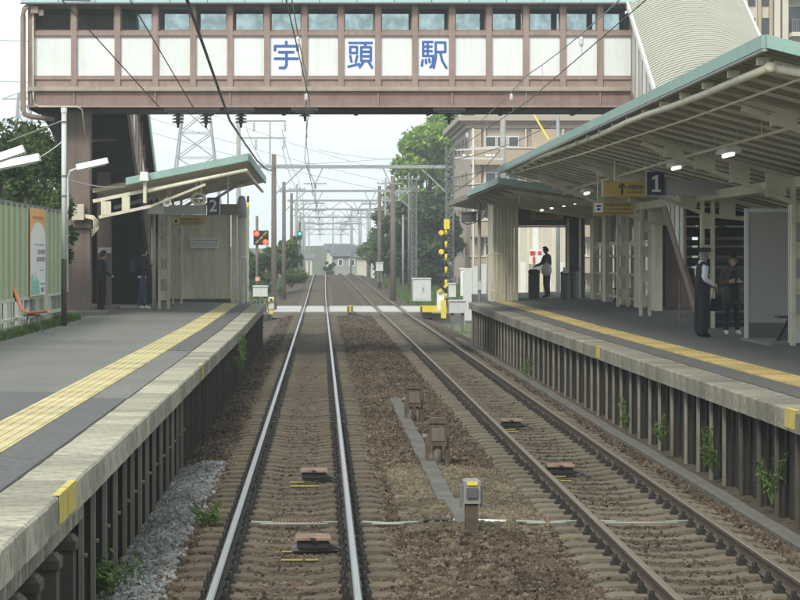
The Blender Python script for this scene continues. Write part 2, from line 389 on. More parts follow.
# ballast bed with uneven relief
ys = [8.0]
while ys[-1] < 330: ys.append(ys[-1] + max(0.09, 0.09 * (ys[-1] / 22) ** 1.6))
xs = np.arange(-3.0, 5.61, 0.12)
tmp = nprng.normal(size=(len(ys), len(xs)))
bm_ = MB()
def bed_z(X, Y):
    a, b = abs(X - tl(Y)), abs(X - tr(Y))
    z = -0.205
    mid = (X - tl(Y)) / (tr(Y) - tl(Y))
    if 0.32 < mid < 0.68: z += 0.05 * math.sin((mid - 0.32) / 0.36 * math.pi)
    if X < -1.55: z -= 0.10 * min(1, (-1.55 - X) / 0.3)
    if X > 4.45: z -= 0.10 * min(1, (X - 4.45) / 0.3)
    if Y > 82:
        if X < -1.9: z -= 0.25 * (-1.9 - X)
        if X > 4.8: z -= 0.25 * (X - 4.8)
    return z + tz(Y)
for i, Y in enumerate(ys):
    for j, X in enumerate(xs):
        bm_.v.append((X, Y, bed_z(X, Y) + 0.012 * tmp[i, j]))
n = len(xs)
for i in range(len(ys) - 1):
    for j in range(n - 1):
        a = i * n + j; bm_.f.append((a, a + 1, a + n + 1, a + n)); bm_.m.append(0)
bed = bm_.build('ballast_bed', M['ballast'], local=True); tag(bed, kind='structure')

# loose ballast stones, instanced
def stone_mat(name, cols, scale):
    m = bpy.data.materials.new(name); m.use_nodes = True
    nn, l = m.node_tree.nodes, m.node_tree.links
    p = nn['Principled BSDF']; p.inputs['Roughness'].default_value = 0.9; p.inputs['Specular IOR Level'].default_value = 0.2
    gm = nn.new('ShaderNodeNewGeometry')
    vz = nn.new('ShaderNodeTexVoronoi'); vz.inputs['Scale'].default_value = scale
    l.new(gm.outputs['Position'], vz.inputs['Vector'])
    sp = nn.new('ShaderNodeSeparateColor'); l.new(vz.outputs['Color'], sp.inputs[0])
    cr = nn.new('ShaderNodeValToRGB'); e = cr.color_ramp.elements
    while len(e) < len(cols): e.new(0.5)
    for k, c in enumerate(cols):
        e[k].position = k / (len(cols) - 1); e[k].color = (*c, 1)
    l.new(sp.outputs[0], cr.inputs[0])
    big = nn.new('ShaderNodeTexNoise'); big.inputs['Scale'].default_value = 0.45; big.inputs['Detail'].default_value = 3
    l.new(gm.outputs['Position'], big.inputs['Vector'])
    mr = nn.new('ShaderNodeMapRange'); mr.inputs[1].default_value = 0.3; mr.inputs[2].default_value = 0.7
    mr.inputs[3].default_value = 0.72; mr.inputs[4].default_value = 1.3
    l.new(big.outputs['Fac'], mr.inputs[0])
    sc = nn.new('ShaderNodeVectorMath'); sc.operation = 'SCALE'
    l.new(cr.outputs[0], sc.inputs[0]); l.new(mr.outputs[0], sc.inputs['Scale'])
    l.new(sc.outputs[0], p.inputs['Base Color'])
    return m
BROWN = stone_mat('ballast_brown', [(0.032, 0.023, 0.016), (0.07, 0.05, 0.034), (0.092, 0.07, 0.048), (0.104, 0.072, 0.051), (0.17, 0.143, 0.1)], 12)
TAN = stone_mat('ballast_tan', [(0.07, 0.056, 0.038), (0.11, 0.09, 0.06), (0.135, 0.112, 0.076), (0.19, 0.162, 0.112)], 12)
PALE = stone_mat('ballast_pale', [(0.14, 0.14, 0.135), (0.22, 0.22, 0.21), (0.34, 0.34, 0.32)], 12)

def stone_cloud(name, P, smin, smax, material, seed):
    me = bpy.data.meshes.new(name)
    me.vertices.add(len(P)); me.vertices.foreach_set('co', np.asarray(P, dtype=np.float32).ravel()); me.update()
    o = bpy.data.objects.new(name, me); COL.objects.link(o); tag(o, kind='stuff')
    ng = bpy.data.node_groups.new(name, 'GeometryNodeTree')
    ng.interface.new_socket('Geometry', in_out='INPUT', socket_type='NodeSocketGeometry')
    ng.interface.new_socket('Geometry', in_out='OUTPUT', socket_type='NodeSocketGeometry')
    N, L = ng.nodes, ng.links
    gi, go = N.new('NodeGroupInput'), N.new('NodeGroupOutput')
    ic = N.new('GeometryNodeMeshIcoSphere'); ic.inputs['Radius'].default_value = 1.0; ic.inputs['Subdivisions'].default_value = 1
    rj = N.new('FunctionNodeRandomValue'); rj.data_type = 'FLOAT_VECTOR'
    rj.inputs['Min'].default_value = (-0.2,) * 3; rj.inputs['Max'].default_value = (0.2,) * 3; rj.inputs['Seed'].default_value = seed
    sp = N.new('GeometryNodeSetPosition'); L.new(ic.outputs['Mesh'], sp.inputs['Geometry']); L.new(rj.outputs[0], sp.inputs['Offset'])
    iop = N.new('GeometryNodeInstanceOnPoints')
    rr = N.new('FunctionNodeRandomValue'); rr.data_type = 'FLOAT_VECTOR'; rr.inputs['Max'].default_value = (6.28,) * 3; rr.inputs['Seed'].default_value = seed + 1
    rs = N.new('FunctionNodeRandomValue'); rs.data_type = 'FLOAT_VECTOR'; rs.inputs['Seed'].default_value = seed + 2
    rs.inputs['Min'].default_value = (smin, smin, smin * 0.7); rs.inputs['Max'].default_value = (smax, smax * 0.8, smax * 0.65)
    sm = N.new('GeometryNodeSetMaterial'); sm.inputs['Material'].default_value = material
    L.new(gi.outputs[0], iop.inputs['Points']); L.new(sp.outputs[0], sm.inputs['Geometry']); L.new(sm.outputs[0], iop.inputs['Instance'])
    L.new(rr.outputs[0], iop.inputs['Rotation']); L.new(rs.outputs[0], iop.inputs['Scale'])
    L.new(iop.outputs[0], go.inputs[0])
    md = o.modifiers.new('stones', 'NODES'); md.node_group = ng
    return o
def stones_in(nst, x0, x1, y0, y1, keep):
    pts = []
    U = nprng.random((nst, 3))
    for u in U:
        Y = 1 / (1 / y0 + (1 / y1 - 1 / y0) * u[0]) if y1 > 2 * y0 else y0 + (y1 - y0) * u[0]
        X = x0 + (x1 - x0) * u[1]
        k = keep(X, Y)
        if k is None: continue
        pts.append((X, Y, bed_z(X, Y) + k + (u[2] - 0.5) * 0.02))
    return pts
def keep_out(X, Y):
    if abs(X - tl(Y)) < 0.80 + rng.random() * .2 or abs(X - tr(Y)) < 0.93 + rng.random() * .08: return None
    if X > 4.45 and rng.random() < 0.5: return None
    return 0.012
def keep_in(X, Y):
    a = min(abs(X - tl(Y)), abs(X - tr(Y)))
    if a > 0.98 or 0.49 < a < 0.64: return None
    k = ((Y - 18.3) / 0.6) % 1.0
    if 0.2 < k < 0.8: return -0.002
    return 0.022 if rng.random() < (0.07 if a < 0.4 else 0.025) else None
stone_cloud('ballast_stones', stones_in(80000, -1.86, 4.6, 19.0, 120.0, keep_out), 0.017, 0.042, BROWN, 3)
stone_cloud('ballast_stones', stones_in(70000, -1.3, 4.4, 19.0, 60.0, keep_in), 0.012, 0.028, BROWN, 33)
stone_cloud('ballast_stones', stones_in(15000, 0.85, 2.35, 24.5, 32.0, lambda X, Y: 0.02 if rng.random() < 1 - abs((Y - 28) / 4.5) ** 2 else None), 0.017, 0.042, TAN, 13)
stone_cloud('ballast_stones', stones_in(9000, -1.88, -1.25, 19.0, 33.0, lambda X, Y: 0.02 if rng.random() < 1.1 - ((X + 1.9) / 0.62) ** 2 else None), 0.02, 0.055, PALE, 23)

# rails
RP = [(-0.063, -0.153), (0.063, -0.153), (0.063, -0.142), (0.012, -0.12), (0.010, -0.05), (0.033, -0.036), (0.033, -0.009),
      (0.022, -0.001), (-0.022, -0.001), (-0.033, -0.009), (-0.033, -0.036), (-0.010, -0.05), (-0.012, -0.12), (-0.063, -0.142)]
def rail(parent, fx, side, ms):
    Ys = list(np.arange(6, 130, 4.0)) + list(np.arange(130, 330, 5.0)); mb = MB(); k = len(RP)
    for Y in Ys:
        for (p, q) in RP: mb.v.append((fx(Y) + side * (G2) + p, Y, tz(Y) + q))
    for i in range(len(Ys) - 1):
        for j in range(k):
            j2 = (j + 1) % k; a = i * k
            mb.f.append((a + j, a + j2, a + k + j2, a + k + j)); mb.m.append(1 if j in (6, 7, 8) else 0)
    mb.f.append(tuple(range(k))[::-1]); mb.m.append(0)
    return mb.build('rail', ms, parent)
# concrete sleeper, dished in the middle
def sleeper_mesh():
    mb = MB(); S = [(-1.0, -0.185, 0.10), (-0.86, -0.158, 0.115), (-0.42, -0.158, 0.115), (-0.2, -0.192, 0.095), (0.2, -0.192, 0.095), (0.42, -0.158, 0.115), (0.86, -0.158, 0.115), (1.0, -0.185, 0.10)]
    for x, zt, w in S:
        mb.v += [(x, -w - 0.02, -0.33), (x, -w, zt - 0.012), (x, -w + 0.015, zt), (x, w - 0.015, zt), (x, w, zt - 0.012), (x, w + 0.02, -0.33)]
    for i in range(len(S) - 1):
        for j in range(5): a = i * 6 + j; mb.f.append((a, a + 6, a + 7, a + 1)); mb.m.append(0)
    e = (len(S) - 1) * 6
    mb.f += [(0, 1, 2, 3, 4, 5), (e + 5, e + 4, e + 3, e + 2, e + 1, e)]; mb.m += [0, 0]
    return mb
def clip_mb(sx, fx=0.0):
    mb = MB()
    a = sx
    mb.box(fx + a * 0.05, fx + a * 0.135, -0.05, 0.05, -0.158, -0.128)
    mb.prism([(fx + a * 0.04, -0.128), (fx + a * 0.12, -0.128), (fx + a * 0.11, -0.088), (fx + a * 0.06, -0.10)], 'y', -0.035, 0.035)
    mb.lathe([(0.0, -0.06), (0.018, -0.06), (0.022, -0.088), (0.022, -0.128)], (fx + a * 0.09, 0, 0), 6)
    return mb
SLEEPER = mesh_of(sleeper_mesh(), 'sleeper', M['sleeper'])
SLEEPER_B = mesh_of(sleeper_mesh(), 'sleeper', M['sleeper_brown'])
CLIP = [mesh_of(clip_mb(1), 'clip', M['clip']), mesh_of(clip_mb(-1), 'clip', M['clip'])]
far_s, far_c = [], []
def track(name, fx, rails_m, y_start):
    t = bpy.data.objects.new(name, None); COL.objects.link(t); t.location = (fx(y_start), y_start, 0); tag(t, kind='structure')
    for sd in (-1, 1): rail(t, fx, sd, rails_m)
    cs = MB(); ss = MB()
    for i in range(330):
        Y = y_start + 0.6 * i
        if 114.6 < Y < 126.4: continue
        c = (fx(Y) + rng.uniform(-.012, .012), Y + rng.uniform(-0.035, 0.035), tz(Y))
        if i < 150:
            s = inst(SLEEPER_B if fx is tl else SLEEPER, 'sleeper', t, c, rng.uniform(-0.008, 0.008)); s.location.z += rng.uniform(-0.008, 0.004)
            if i < 36:
                for sd in (-1, 1):
                    for k in (0, 1):
                        d = bpy.data.objects.new('clip', CLIP[k]); COL.objects.link(d); d.parent = s; d.location = (sd * G2, 0, 0)
            elif i < 90:
                for sd in (-1, 1):
                    for k in (-1, 1):
                        x = c[0] + sd * G2 + k * 0.09
                        cs.box(x - 0.045, x + 0.045, c[1] - 0.05, c[1] + 0.05, -0.158 + c[2], -0.09 + c[2])
        else:
            ss.box(c[0] - 1, c[0] + 1, Y - 0.11, Y + 0.11, c[2] - 0.3, c[2] - 0.17)
    tag(cs.build('clip', M['clip'], t), kind='stuff'); tag(ss.build('sleeper', M['sleeper'], t), kind='stuff')
    return t
trackL = track('railway_track', tl, [M['rail_side'], M['rail_top']], 18.3)
trackR = track('railway_track', tr, [M['rail_side_tan'], M['rail_top_tan']], 18.3)

# ------------------------------------------------------------------ platforms
def zL(X, Y): return 0.97 + max(0, Y - 55) * 0.004 + 0.012 * max(0, min(-1.78 - X, 4))
def zR(X, Y): return 0.97 + 0.03 * max(0, min(X - 4.98, 4)) + max(0, Y - 55) * 0.0028
def slab(name, x_list, y_list, zf, m, bottom=None, lift=0.0, parent=None):
    mb = MB(); nx = len(x_list)
    for Y in y_list:
        for X in x_list: mb.v.append((X, Y, zf(X, Y) + lift))
    for i in range(len(y_list) - 1):
        for j in range(nx - 1):
            a = i * nx + j; mb.f.append((a, a + 1, a + nx + 1, a + nx)); mb.m.append(0)
    if bottom is not None:
        # skirt all round so that the slab has depth
        ring = [j for j in range(nx)] + [i * nx + nx - 1 for i in range(1, len(y_list))] + \
               [(len(y_list) - 1) * nx + j for j in range(nx - 2, -1, -1)] + [i * nx for i in range(len(y_list) - 2, 0, -1)]
        b = len(mb.v)
        for r_ in ring: mb.v.append((mb.v[r_][0], mb.v[r_][1], bottom))
        for k in range(len(ring)):
            k2 = (k + 1) % len(ring); mb.f.append((ring[k], b + k, b + k2, ring[k2])); mb.m.append(0)
    return mb.build(name, m, parent, local=parent is None)
yl = list(np.arange(8, 78.1, 5)) + [78.6]
yr = list(np.arange(8, 82.1, 5)) + [82.6]
PL = tag(slab('platform', [-9.0, -6.6, -5.0, -3.6, -2.22], yl + [84.0], lambda X, Y: zL(X, Y) - 0.002, M['asphalt'], -0.5), kind='structure')
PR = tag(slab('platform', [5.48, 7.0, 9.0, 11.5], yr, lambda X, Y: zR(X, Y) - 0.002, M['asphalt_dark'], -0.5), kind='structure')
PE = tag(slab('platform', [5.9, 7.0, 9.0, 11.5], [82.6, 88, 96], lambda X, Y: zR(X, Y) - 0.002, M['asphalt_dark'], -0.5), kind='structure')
# asphalt patches on the left platform (darker repair strips), sheets 4 mm proud
slab('asphalt_patch', [-2.62, -2.42, -2.22], list(np.arange(8, 30.1, 4)), zL, M['asphalt_dark'], lift=0.003, parent=PL)
slab('asphalt_patch', [-2.62, -2.42, -2.22], list(np.arange(42, 78.5, 4)), zL, M['asphalt_dark'], lift=0.003, parent=PL)
slab('asphalt_patch', [-6.2, -5.0, -3.14], list(np.arange(17, 29.5, 4)), zL, M['asphalt_dark'], lift=0.003, parent=PL)

def rough_block(x0, x1, L, h, edge, seed):
    r = random.Random(seed); j = lambda a: r.uniform(-a, a)
    mb = MB(); c = 0.018
    xe = x0 if edge < 0 else x1
    mb.box(x0, x1, -L / 2 + 0.011, L / 2 - 0.011, -h, 0, c=c)
    mb.v = [(x + j(0.003), y + j(0.002), z + j(0.003)) for x, y, z in mb.v]
    return mb
def coping(par, xin, xout, zf, y0, y1, L, h, m, marks, wall_m):
    w0, w1 = min(xin, xout), max(xin, xout)
    meshes = [mesh_of(rough_block(w0, w1, L, h, -1 if xout < xin else 1, s), 'coping_block', m) for s in range(6)]
    k = 0; Y = y0
    while Y < y1:
        yc = Y + L / 2
        o = inst(meshes[k % 6], 'coping_block', par, (0, yc, zf(xout, yc) + rng.uniform(-0.003, 0.003)))
        for a, b in marks:
            if a <= yc <= b:
                xf = xout + (0.003 if xout > xin else -0.003); sgn = 1 if xout > xin else -1
                mk = MB()
                yy0, yy1 = -L / 2 + 0.02, L / 2 - 0.02
                mk.box(xf - sgn * 0.05, xf + sgn * 0.003, yy0, yy1, 0.0015, 0.006)
                mk.box(xf, xf + sgn * 0.004, yy0, yy1, -0.2, 0.0)
                q = mk.build('yellow_mark', M['yellow_faded'], o, local=True)
        k += 1; Y += L
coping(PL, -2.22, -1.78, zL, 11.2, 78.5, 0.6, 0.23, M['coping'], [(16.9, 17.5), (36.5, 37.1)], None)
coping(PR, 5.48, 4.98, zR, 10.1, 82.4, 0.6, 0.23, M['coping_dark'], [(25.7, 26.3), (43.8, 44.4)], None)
def tiles(par, xc, zf, y0, y1, m):
    mb = MB(); mb.box(-0.25, 0.25, -0.244, 0.244, -0.01, 0.006)
    for k in range(5): mb.box(-0.2 + k * 0.1 - 0.02, -0.2 + k * 0.1 + 0.02, -0.235, 0.235, 0.006, 0.012)
    me = mesh_of(mb, 'tactile_tile', m); Y = y0
    while Y < y1:
        inst(me, 'tactile_tile', par, (xc, Y, zf(xc, Y) + rng.uniform(0, 0.002)), rng.uniform(-0.006, 0.006)); Y += 0.5
tiles(PL, -2.88, zL, 14.0, 78.4, M['tactile'])
tiles(PR, 6.10, zR, 12.0, 82.2, M['tactile_r'])

# platform retaining walls: old-rail posts with boards behind
def ret_wall(par, xw, sgn, y0, y1, step, zf, post_m, y_far, post_far, seed):
    r = random.Random(seed); Y = y0
    pp = MB()  # old-rail post: dark web and inner foot, paler outer head
    pp.box(-0.02, 0.012, -0.02, 0.02, 0.0, 1.0); pp.box(-sgn * 0.02, -sgn * 0.05, -0.05, 0.05, 0, 1.0)
    pp.box(sgn * 0.012, sgn * 0.05, -0.03, 0.03, 0, 1.0, 1)
    pp.lathe([(0.0, 0.03), (0.016, 0.03), (0.016, 0.0)], (sgn * 0.05, 0, 0.62), 6, 1, axis='x')
    me_near, me_far = mesh_of(pp, 'wall_post', [M['wall_dark'], post_m]), mesh_of(pp, 'wall_post', [M['wall_dark'], post_far])
    fat = MB(); fat.box(-0.09, 0.09, -0.11, 0.11, 0, 0.95, c=0.03); fat.box(-0.11, 0.11, -0.13, 0.13, 0.9, 1.0, c=0.04)
    me_fat = mesh_of(fat, 'wall_post', M['post_dark'])
    while Y < y1:
        st = step * r.uniform(0.85, 1.15)
        zt = zf(xw, Y) - 0.235
        near_fat = sgn > 0 and Y < 18.4
        me = me_fat if near_fat else (me_near if Y < y_far else me_far)
        o = inst(me, 'wall_post', par, (xw + sgn * (0.0 if not near_fat else 0.0), Y, -0.5)); o.scale = (1, 1, (zt - (0.18 if near_fat else 0.0)) + 0.5)
        b = MB(); b.box(xw - sgn * 0.16, xw - sgn * 0.10, Y + 0.07, Y + st - 0.07, -0.5, zt - 0.004)
        b.build('wall_board', M['wall_dark'], par)
        if near_fat:
            for k in range(5):
                q = MB(); yk = Y + st * k / 5
                q.box(xw - 0.1, xw + 0.05, yk + 0.01, yk + st / 5 - 0.01, zt - 0.17, zt - 0.012, c=0.012); q.build('brick', M['coping_dark'], par)
        Y += st
ret_wall(PL, -1.9, 1, 11.5, 78.2, 1.05, zL, M['post_pale'], 33.5, M['post_dark'], 2)
ret_wall(PR, 5.10, -1, 11.0, 82.2, 1.2, zR, M['post_dark'], 30, M['post_pale'], 5)
# end wall of both platforms under the coping, drain kerb
e = MB(); e.box(-2.3, -1.95, 78.3, 78.6, -0.5, 0.82); e.box(5.15, 5.9, 82.3, 82.55, -0.5, 0.85); e.build('end_wall', M['wall_dark'], PL)
Y = 10.0
kb = MB(); kb.box(-0.09, 0.09, -0.99, 0.99, -0.2, 0.0, c=0.025)
kme = mesh_of(kb, 'drain_kerb', M['kerb'])
while Y < 84:
    inst(kme, 'drain_kerb', PR, (4.62, Y, -0.14 + rng.uniform(-0.01, 0.01)), rng.uniform(-0.006, 0.006)); Y += 2.0

# ------------------------------------------------------------------ vegetation helpers
def leaf_cloud(name, clumps, n, size, m, parent, seed, flat=0.8, shell=0.5, holes=0.25):
    r = np.random.default_rng(seed)
    C = np.array([c[:3] for c in clumps], float); S = np.array([c[3:6] for c in clumps], float)
    w = S.prod(axis=1) ** 0.75; w /= w.sum()
    k = r.choice(len(C), n, p=w)
    d = r.normal(size=(n, 3)); d /= np.linalg.norm(d, axis=1, keepdims=True)
    rad = shell + (1 - shell) * r.random(n) ** 0.6
    rad *= 1 + 0.10 * r.normal(size=n)
    P = C[k] + d * S[k] * rad[:, None]
    # carve gaps with a coarse pseudo-noise
    q = np.sin(P[:, 0] * 2.1 / S.mean() + 1.3 * seed) * np.sin(P[:, 1] * 1.7 / S.mean() + 2.2) * np.sin(P[:, 2] * 2.6 / S.mean() + 0.7 * seed)
    P = P[q < 1 - holes * 2.6 * 0.5] if holes else P
    n = len(P)
    N = d[:n] * 0.5 + r.normal(size=(n, 3)) * 0.6 + np.array([0, 0, 0.35]); N /= np.linalg.norm(N, axis=1, keepdims=True)
    A = np.cross(N, r.normal(size=(n, 3))); A /= np.linalg.norm(A, axis=1, keepdims=True); B = np.cross(N, A)
    sz = size * (0.6 + 0.8 * r.random(n))[:, None]
    V = np.empty((n, 4, 3)); V[:, 0] = P - A * sz; V[:, 1] = P - B * sz * 0.45 * 1 + N * sz * 0.12; V[:, 2] = P + A * sz; V[:, 3] = P + B * sz * 0.45 + N * sz * 0.12
    off = np.array(wloc(parent)) if parent is not None else np.zeros(3)
    V = (V - off).reshape(-1, 3)
    me = bpy.data.meshes.new(name)
    me.vertices.add(4 * n); me.vertices.foreach_set('co', V.astype(np.float32).ravel())
    me.loops.add(4 * n); me.loops.foreach_set('vertex_index', np.arange(4 * n, dtype=np.int32))
    me.polygons.add(n); me.polygons.foreach_set('loop_start', np.arange(0, 4 * n, 4, dtype=np.int32))
    me.materials.append(m); me.update(); me.validate()
    o = bpy.data.objects.new(name, me); COL.objects.link(o)
    if parent is not None: o.parent = parent
    return o
def tree(name, label, cat, base, h, spread, nclump, nleaf, size, m, seed, group=None, trunk_h=0.35, low=0.25):
    r = random.Random(seed); bx, by, bz = base
    t = thing(name, label, cat, base, group)
    tk = MB(); top = h * 0.75
    tk.tube([(bx, by, bz - 0.3), (bx + r.uniform(-.1, .1), by, bz + h * trunk_h), (bx + r.uniform(-.3, .3), by, bz + top)], h * 0.03 + 0.05, 8, r1=0.04)
    clumps = []
    for i in range(nclump):
        a = r.uniform(0, 6.283); u = r.uniform(low, 0.97); prof = math.sin(math.pi * min(1, (u - low * 0.6) / (1.05 - low * 0.6))) ** 0.7
        rr = spread * prof * math.sqrt(r.random()) * 0.85
        cx, cy, cz = bx + rr * math.cos(a), by + rr * math.sin(a), bz + h * u
        s = spread * r.uniform(0.24, 0.42)
        clumps.append((cx, cy, min(cz, bz + h - s * 0.5), s, s, s * 0.75))
        if i < 8:
            tk.tube([(bx, by, bz + h * trunk_h * r.uniform(0.8, 1.5)), ((bx + cx) / 2, (by + cy) / 2, cz - s * 0.3), (cx, cy, cz)], h * 0.012 + 0.02, 5, r1=0.015)
    tk.build('trunk', M['trunk'], t, smooth=True)
    leaf_cloud('crown', clumps, nleaf, size, m, t, seed)
    return t
def blades(name, pts, h, m, seed, parent=None):
    r = np.random.default_rng(seed); mb = MB()
    for (x, y, z) in pts:
        a = r.uniform(0, 6.28); l = h * r.uniform(0.5, 1.2); w = 0.012 + 0.02 * h; lean = r.uniform(0.1, 0.6) * l
        dx, dy = math.cos(a), math.sin(a)
        mb.add([(x - dy * w, y + dx * w, z), (x + dy * w, y - dx * w, z), (x + dx * lean * .4 + dy * w * .6, y + dy * lean * .4, z + l * .6), (x + dx * lean, y + dy * lean, z + l)], [(0, 1, 2), (0, 2, 3)])
    return tag(mb.build(name, m, parent, local=parent is None), kind='stuff')

# ------------------------------------------------------------------ footbridge over the tracks
YB, YB2 = 64.0, 66.6
def bX(px): return PX(px, YB)
def bZ(py): return PZ(py, YB)
br = thing('footbridge', 'mauve station footbridge with white panels spanning both tracks', 'footbridge', (0.3, 65.3, 0.97))
posts = [31, 74, 117.5, 155.5, 193, 230, 267, 304.5, 341, 378, 415, 452, 489, 526, 563, 600, 634]
xl_, xr_ = bX(28), bX(637)
for i, p in enumerate(posts):
    x = bX(p); w = 0.075
    b = MB(); b.box(x - w, x + w, YB - 0.035, YB + 0.12, bZ(86.5), bZ(1)); b.build('post', M['mauve'], br)
    b = MB(); b.box(x - w, x + w, YB2 - 0.1, YB2 + 0.03, bZ(86), bZ(0.5)); b.build('post', M['mauve'], br)
    if i % 2 == 1 or i in (0, 16):
        b = MB(); b.box(x - 0.02, x + 0.02, YB - 0.05, YB + 0.1, bZ(105), bZ(91.5)); b.build('stiffener', M['mauve'], br)
for i in range(len(posts) - 1):
    x0, x1 = bX(posts[i]) + 0.078, bX(posts[i + 1]) - 0.078
    sgn = posts[i] in (267, 341, 415)
    b = MB(); b.box(x0 + 0.0, x1 - 0.0, YB + 0.05, YB + 0.08, bZ(75.5), bZ(35.8)); b.build('panel', M['panel_blue'] if sgn else M['panel'], br)
    f = MB(); f.box(x0, x1, YB + 0.07, YB + 0.1, bZ(31), bZ(29.6)); f.box(x0, x1, YB + 0.07, YB + 0.1, bZ(8), bZ(7))
    f.box(x0, x0 + 0.03, YB + 0.07, YB + 0.1, bZ(29.6), bZ(8)); f.box(x1 - 0.03, x1, YB + 0.07, YB + 0.1, bZ(29.6), bZ(8))
    wf = f.build('window', M['mauve_dark'], br)
    g_ = MB(); g_.box(x0 + 0.03, x1 - 0.03, YB + 0.08, YB + 0.086, bZ(29.6), bZ(8)); g_.build('pane', M['glass'], wf)
    b = MB(); b.box(x0, x1, YB2 - 0.08, YB2 - 0.05, bZ(80), bZ(36)); b.build('panel', M['panel'], br)
    b = MB(); b.box(x0 + 0.0, x1, YB2 - 0.07, YB2 - 0.06, PZ(31, YB2), PZ(14, YB2))
    b.build('back_pane', M['glass_frost'] if i > 1 else M['mauve_dark'], br)
    b = MB(); b.box(x0, x1, YB2 - 0.1, YB2 + 0.02, bZ(36), PZ(31, YB2)); b.build('rail', M['mauve'], br); b = MB(); b.box(x0, x1, YB2 - 0.1, YB2 + 0.02, PZ(14, YB2), PZ(10, YB2)); b.build('rail', M['mauve_dark'], br)
def hb(name, y0, y1, dy0, dy1, m, x0=xl_, x1=xr_):
    b = MB(); b.box(x0, x1, YB + dy0, YB + dy1, bZ(y1), bZ(y0)); return b.build(name, m, br)
for i in range(len(posts) - 1):
    x0, x1 = bX(posts[i]) + 0.076, bX(posts[i + 1]) - 0.076
    hb('rail', 31.2, 35.6, -0.02, 0.1, M['mauve'], x0, x1); hb('rail', 75.6, 79.4, -0.02, 0.1, M['mauve'], x0, x1)
    hb('head_rail', 1.2, 6.6, 0.06, 0.11, M['mauve_dark'], x0, x1); hb('apron', 79.4, 86.6, 0.03, 0.1, M['mauve'], x0, x1)
    b = MB(); xm = (x0 + x1) / 2; b.box(x0 + .0, x1, YB - 0.01, YB + 0.05, bZ(35.9) - 0.012, bZ(35.9)); b.build('bead', M['mauve_dark'], br)
hb('ledge', 86.8, 91.2, -0.12, 0.1, mat('ledge_paint', (0.37, 0.315, 0.27), 0.7, 0.15, 2, (0.2, 0.15, 0.11), 0.6, 1.5))
hb('girder', 91.4, 105.6, 0.0, 0.06, M['mauve_dark'])
hb('flange', 105.6, 107.4, -0.1, 0.16, M['mauve'])
b = MB(); b.box(xl_, xr_, YB + 0.2, YB2 - 0.1, bZ(109), bZ(103)); b.build('underside', M['stair_dark'], br)
for x in np.arange(xl_ + 0.8, xr_, 1.95):
    b = MB(); b.box(x - 0.05, x + 0.05, YB + 0.2, YB2 - 0.2, bZ(110.5), bZ(109.05)); b.build('cross_beam', M['stair_dark'], br)
b = MB(); b.box(xl_, xr_, YB2 - 0.05, YB2, bZ(106), bZ(88)); b.build('girder', M['mauve_dark'], br)
b = MB(); b.box(xl_, xr_, YB + 0.13, YB2 - 0.13, bZ(82), bZ(79)); b.build('floor', M['grey_dark'], br)
b = MB(); b.box(xl_, xr_, YB + 0.13, YB2 - 0.13, bZ(1.5), bZ(0.3)); b.build('ceiling', M['grey_dark'], br)
for xx in (xl_, xr_ - 0.06):
    b = MB(); b.box(xx, xx + 0.06, YB + 0.13, YB2 - 0.11, bZ(86), bZ(6.6)); b.build('end_wall', M['mauve_dark'], br)
# eave of pale green pressed sheets with seams
xe = bX(22); nE = 0
while xe < bX(640):
    w = bX(0 + 37.2) - bX(0)
    b = MB(); b.box(xe + 0.008, min(xe + w - 0.008, bX(641)), YB - 0.32, YB - 0.27, bZ(4.6), bZ(-6)); b.build('eave_sheet', M['roof_pale'], br); xe += w
b = MB(); b.box(bX(22), bX(641), YB - 0.27, YB2 + 0.3, bZ(-0.2), bZ(-5)); b.build('roof', M['steel_dark'], br)
b = MB(); b.box(bX(22), bX(641), YB - 0.335, YB - 0.325, bZ(5.4), bZ(3.8)); b.build('drip_edge', M['grey_dark'], br)
# downpipe, conduits and boxes at the left end
b = MB(); b.tube([(bX(30), YB - 0.2, bZ(6)), (bX(25), YB - 0.2, bZ(10)), (bX(24), YB - 0.2, bZ(18)), (bX(24), YB - 0.2, bZ(110)), (bX(26), YB - 0.2, bZ(115)), (bX(33), YB - 0.1, bZ(117)), (bX(52), YB + 0.3, bZ(118.5))], 0.07, 10)
b.build('downpipe', M['mauve'], br, smooth=True)
b = MB(); b.tube([(bX(33.5), YB - 0.09, bZ(14)), (bX(33.5), YB - 0.09, bZ(98)), (bX(36), YB - 0.12, bZ(105)), (bX(40), YB - 0.15, bZ(107)), (bX(78), YB - 0.15, bZ(107)), (bX(82.5), YB - 0.12, bZ(110)), (bX(83), YB + 0.5, bZ(134))], 0.022, 6)
b.build('conduit', M['cream_grey'], br, smooth=True)
b = MB(); b.box(bX(31.5), bX(39), YB - 0.2, YB - 0.04, bZ(14), bZ(7)); b.box(bX(39), bX(44), YB - 0.14, YB - 0.04, bZ(16), bZ(10)); b.build('junction_box', M['mauve'], br)
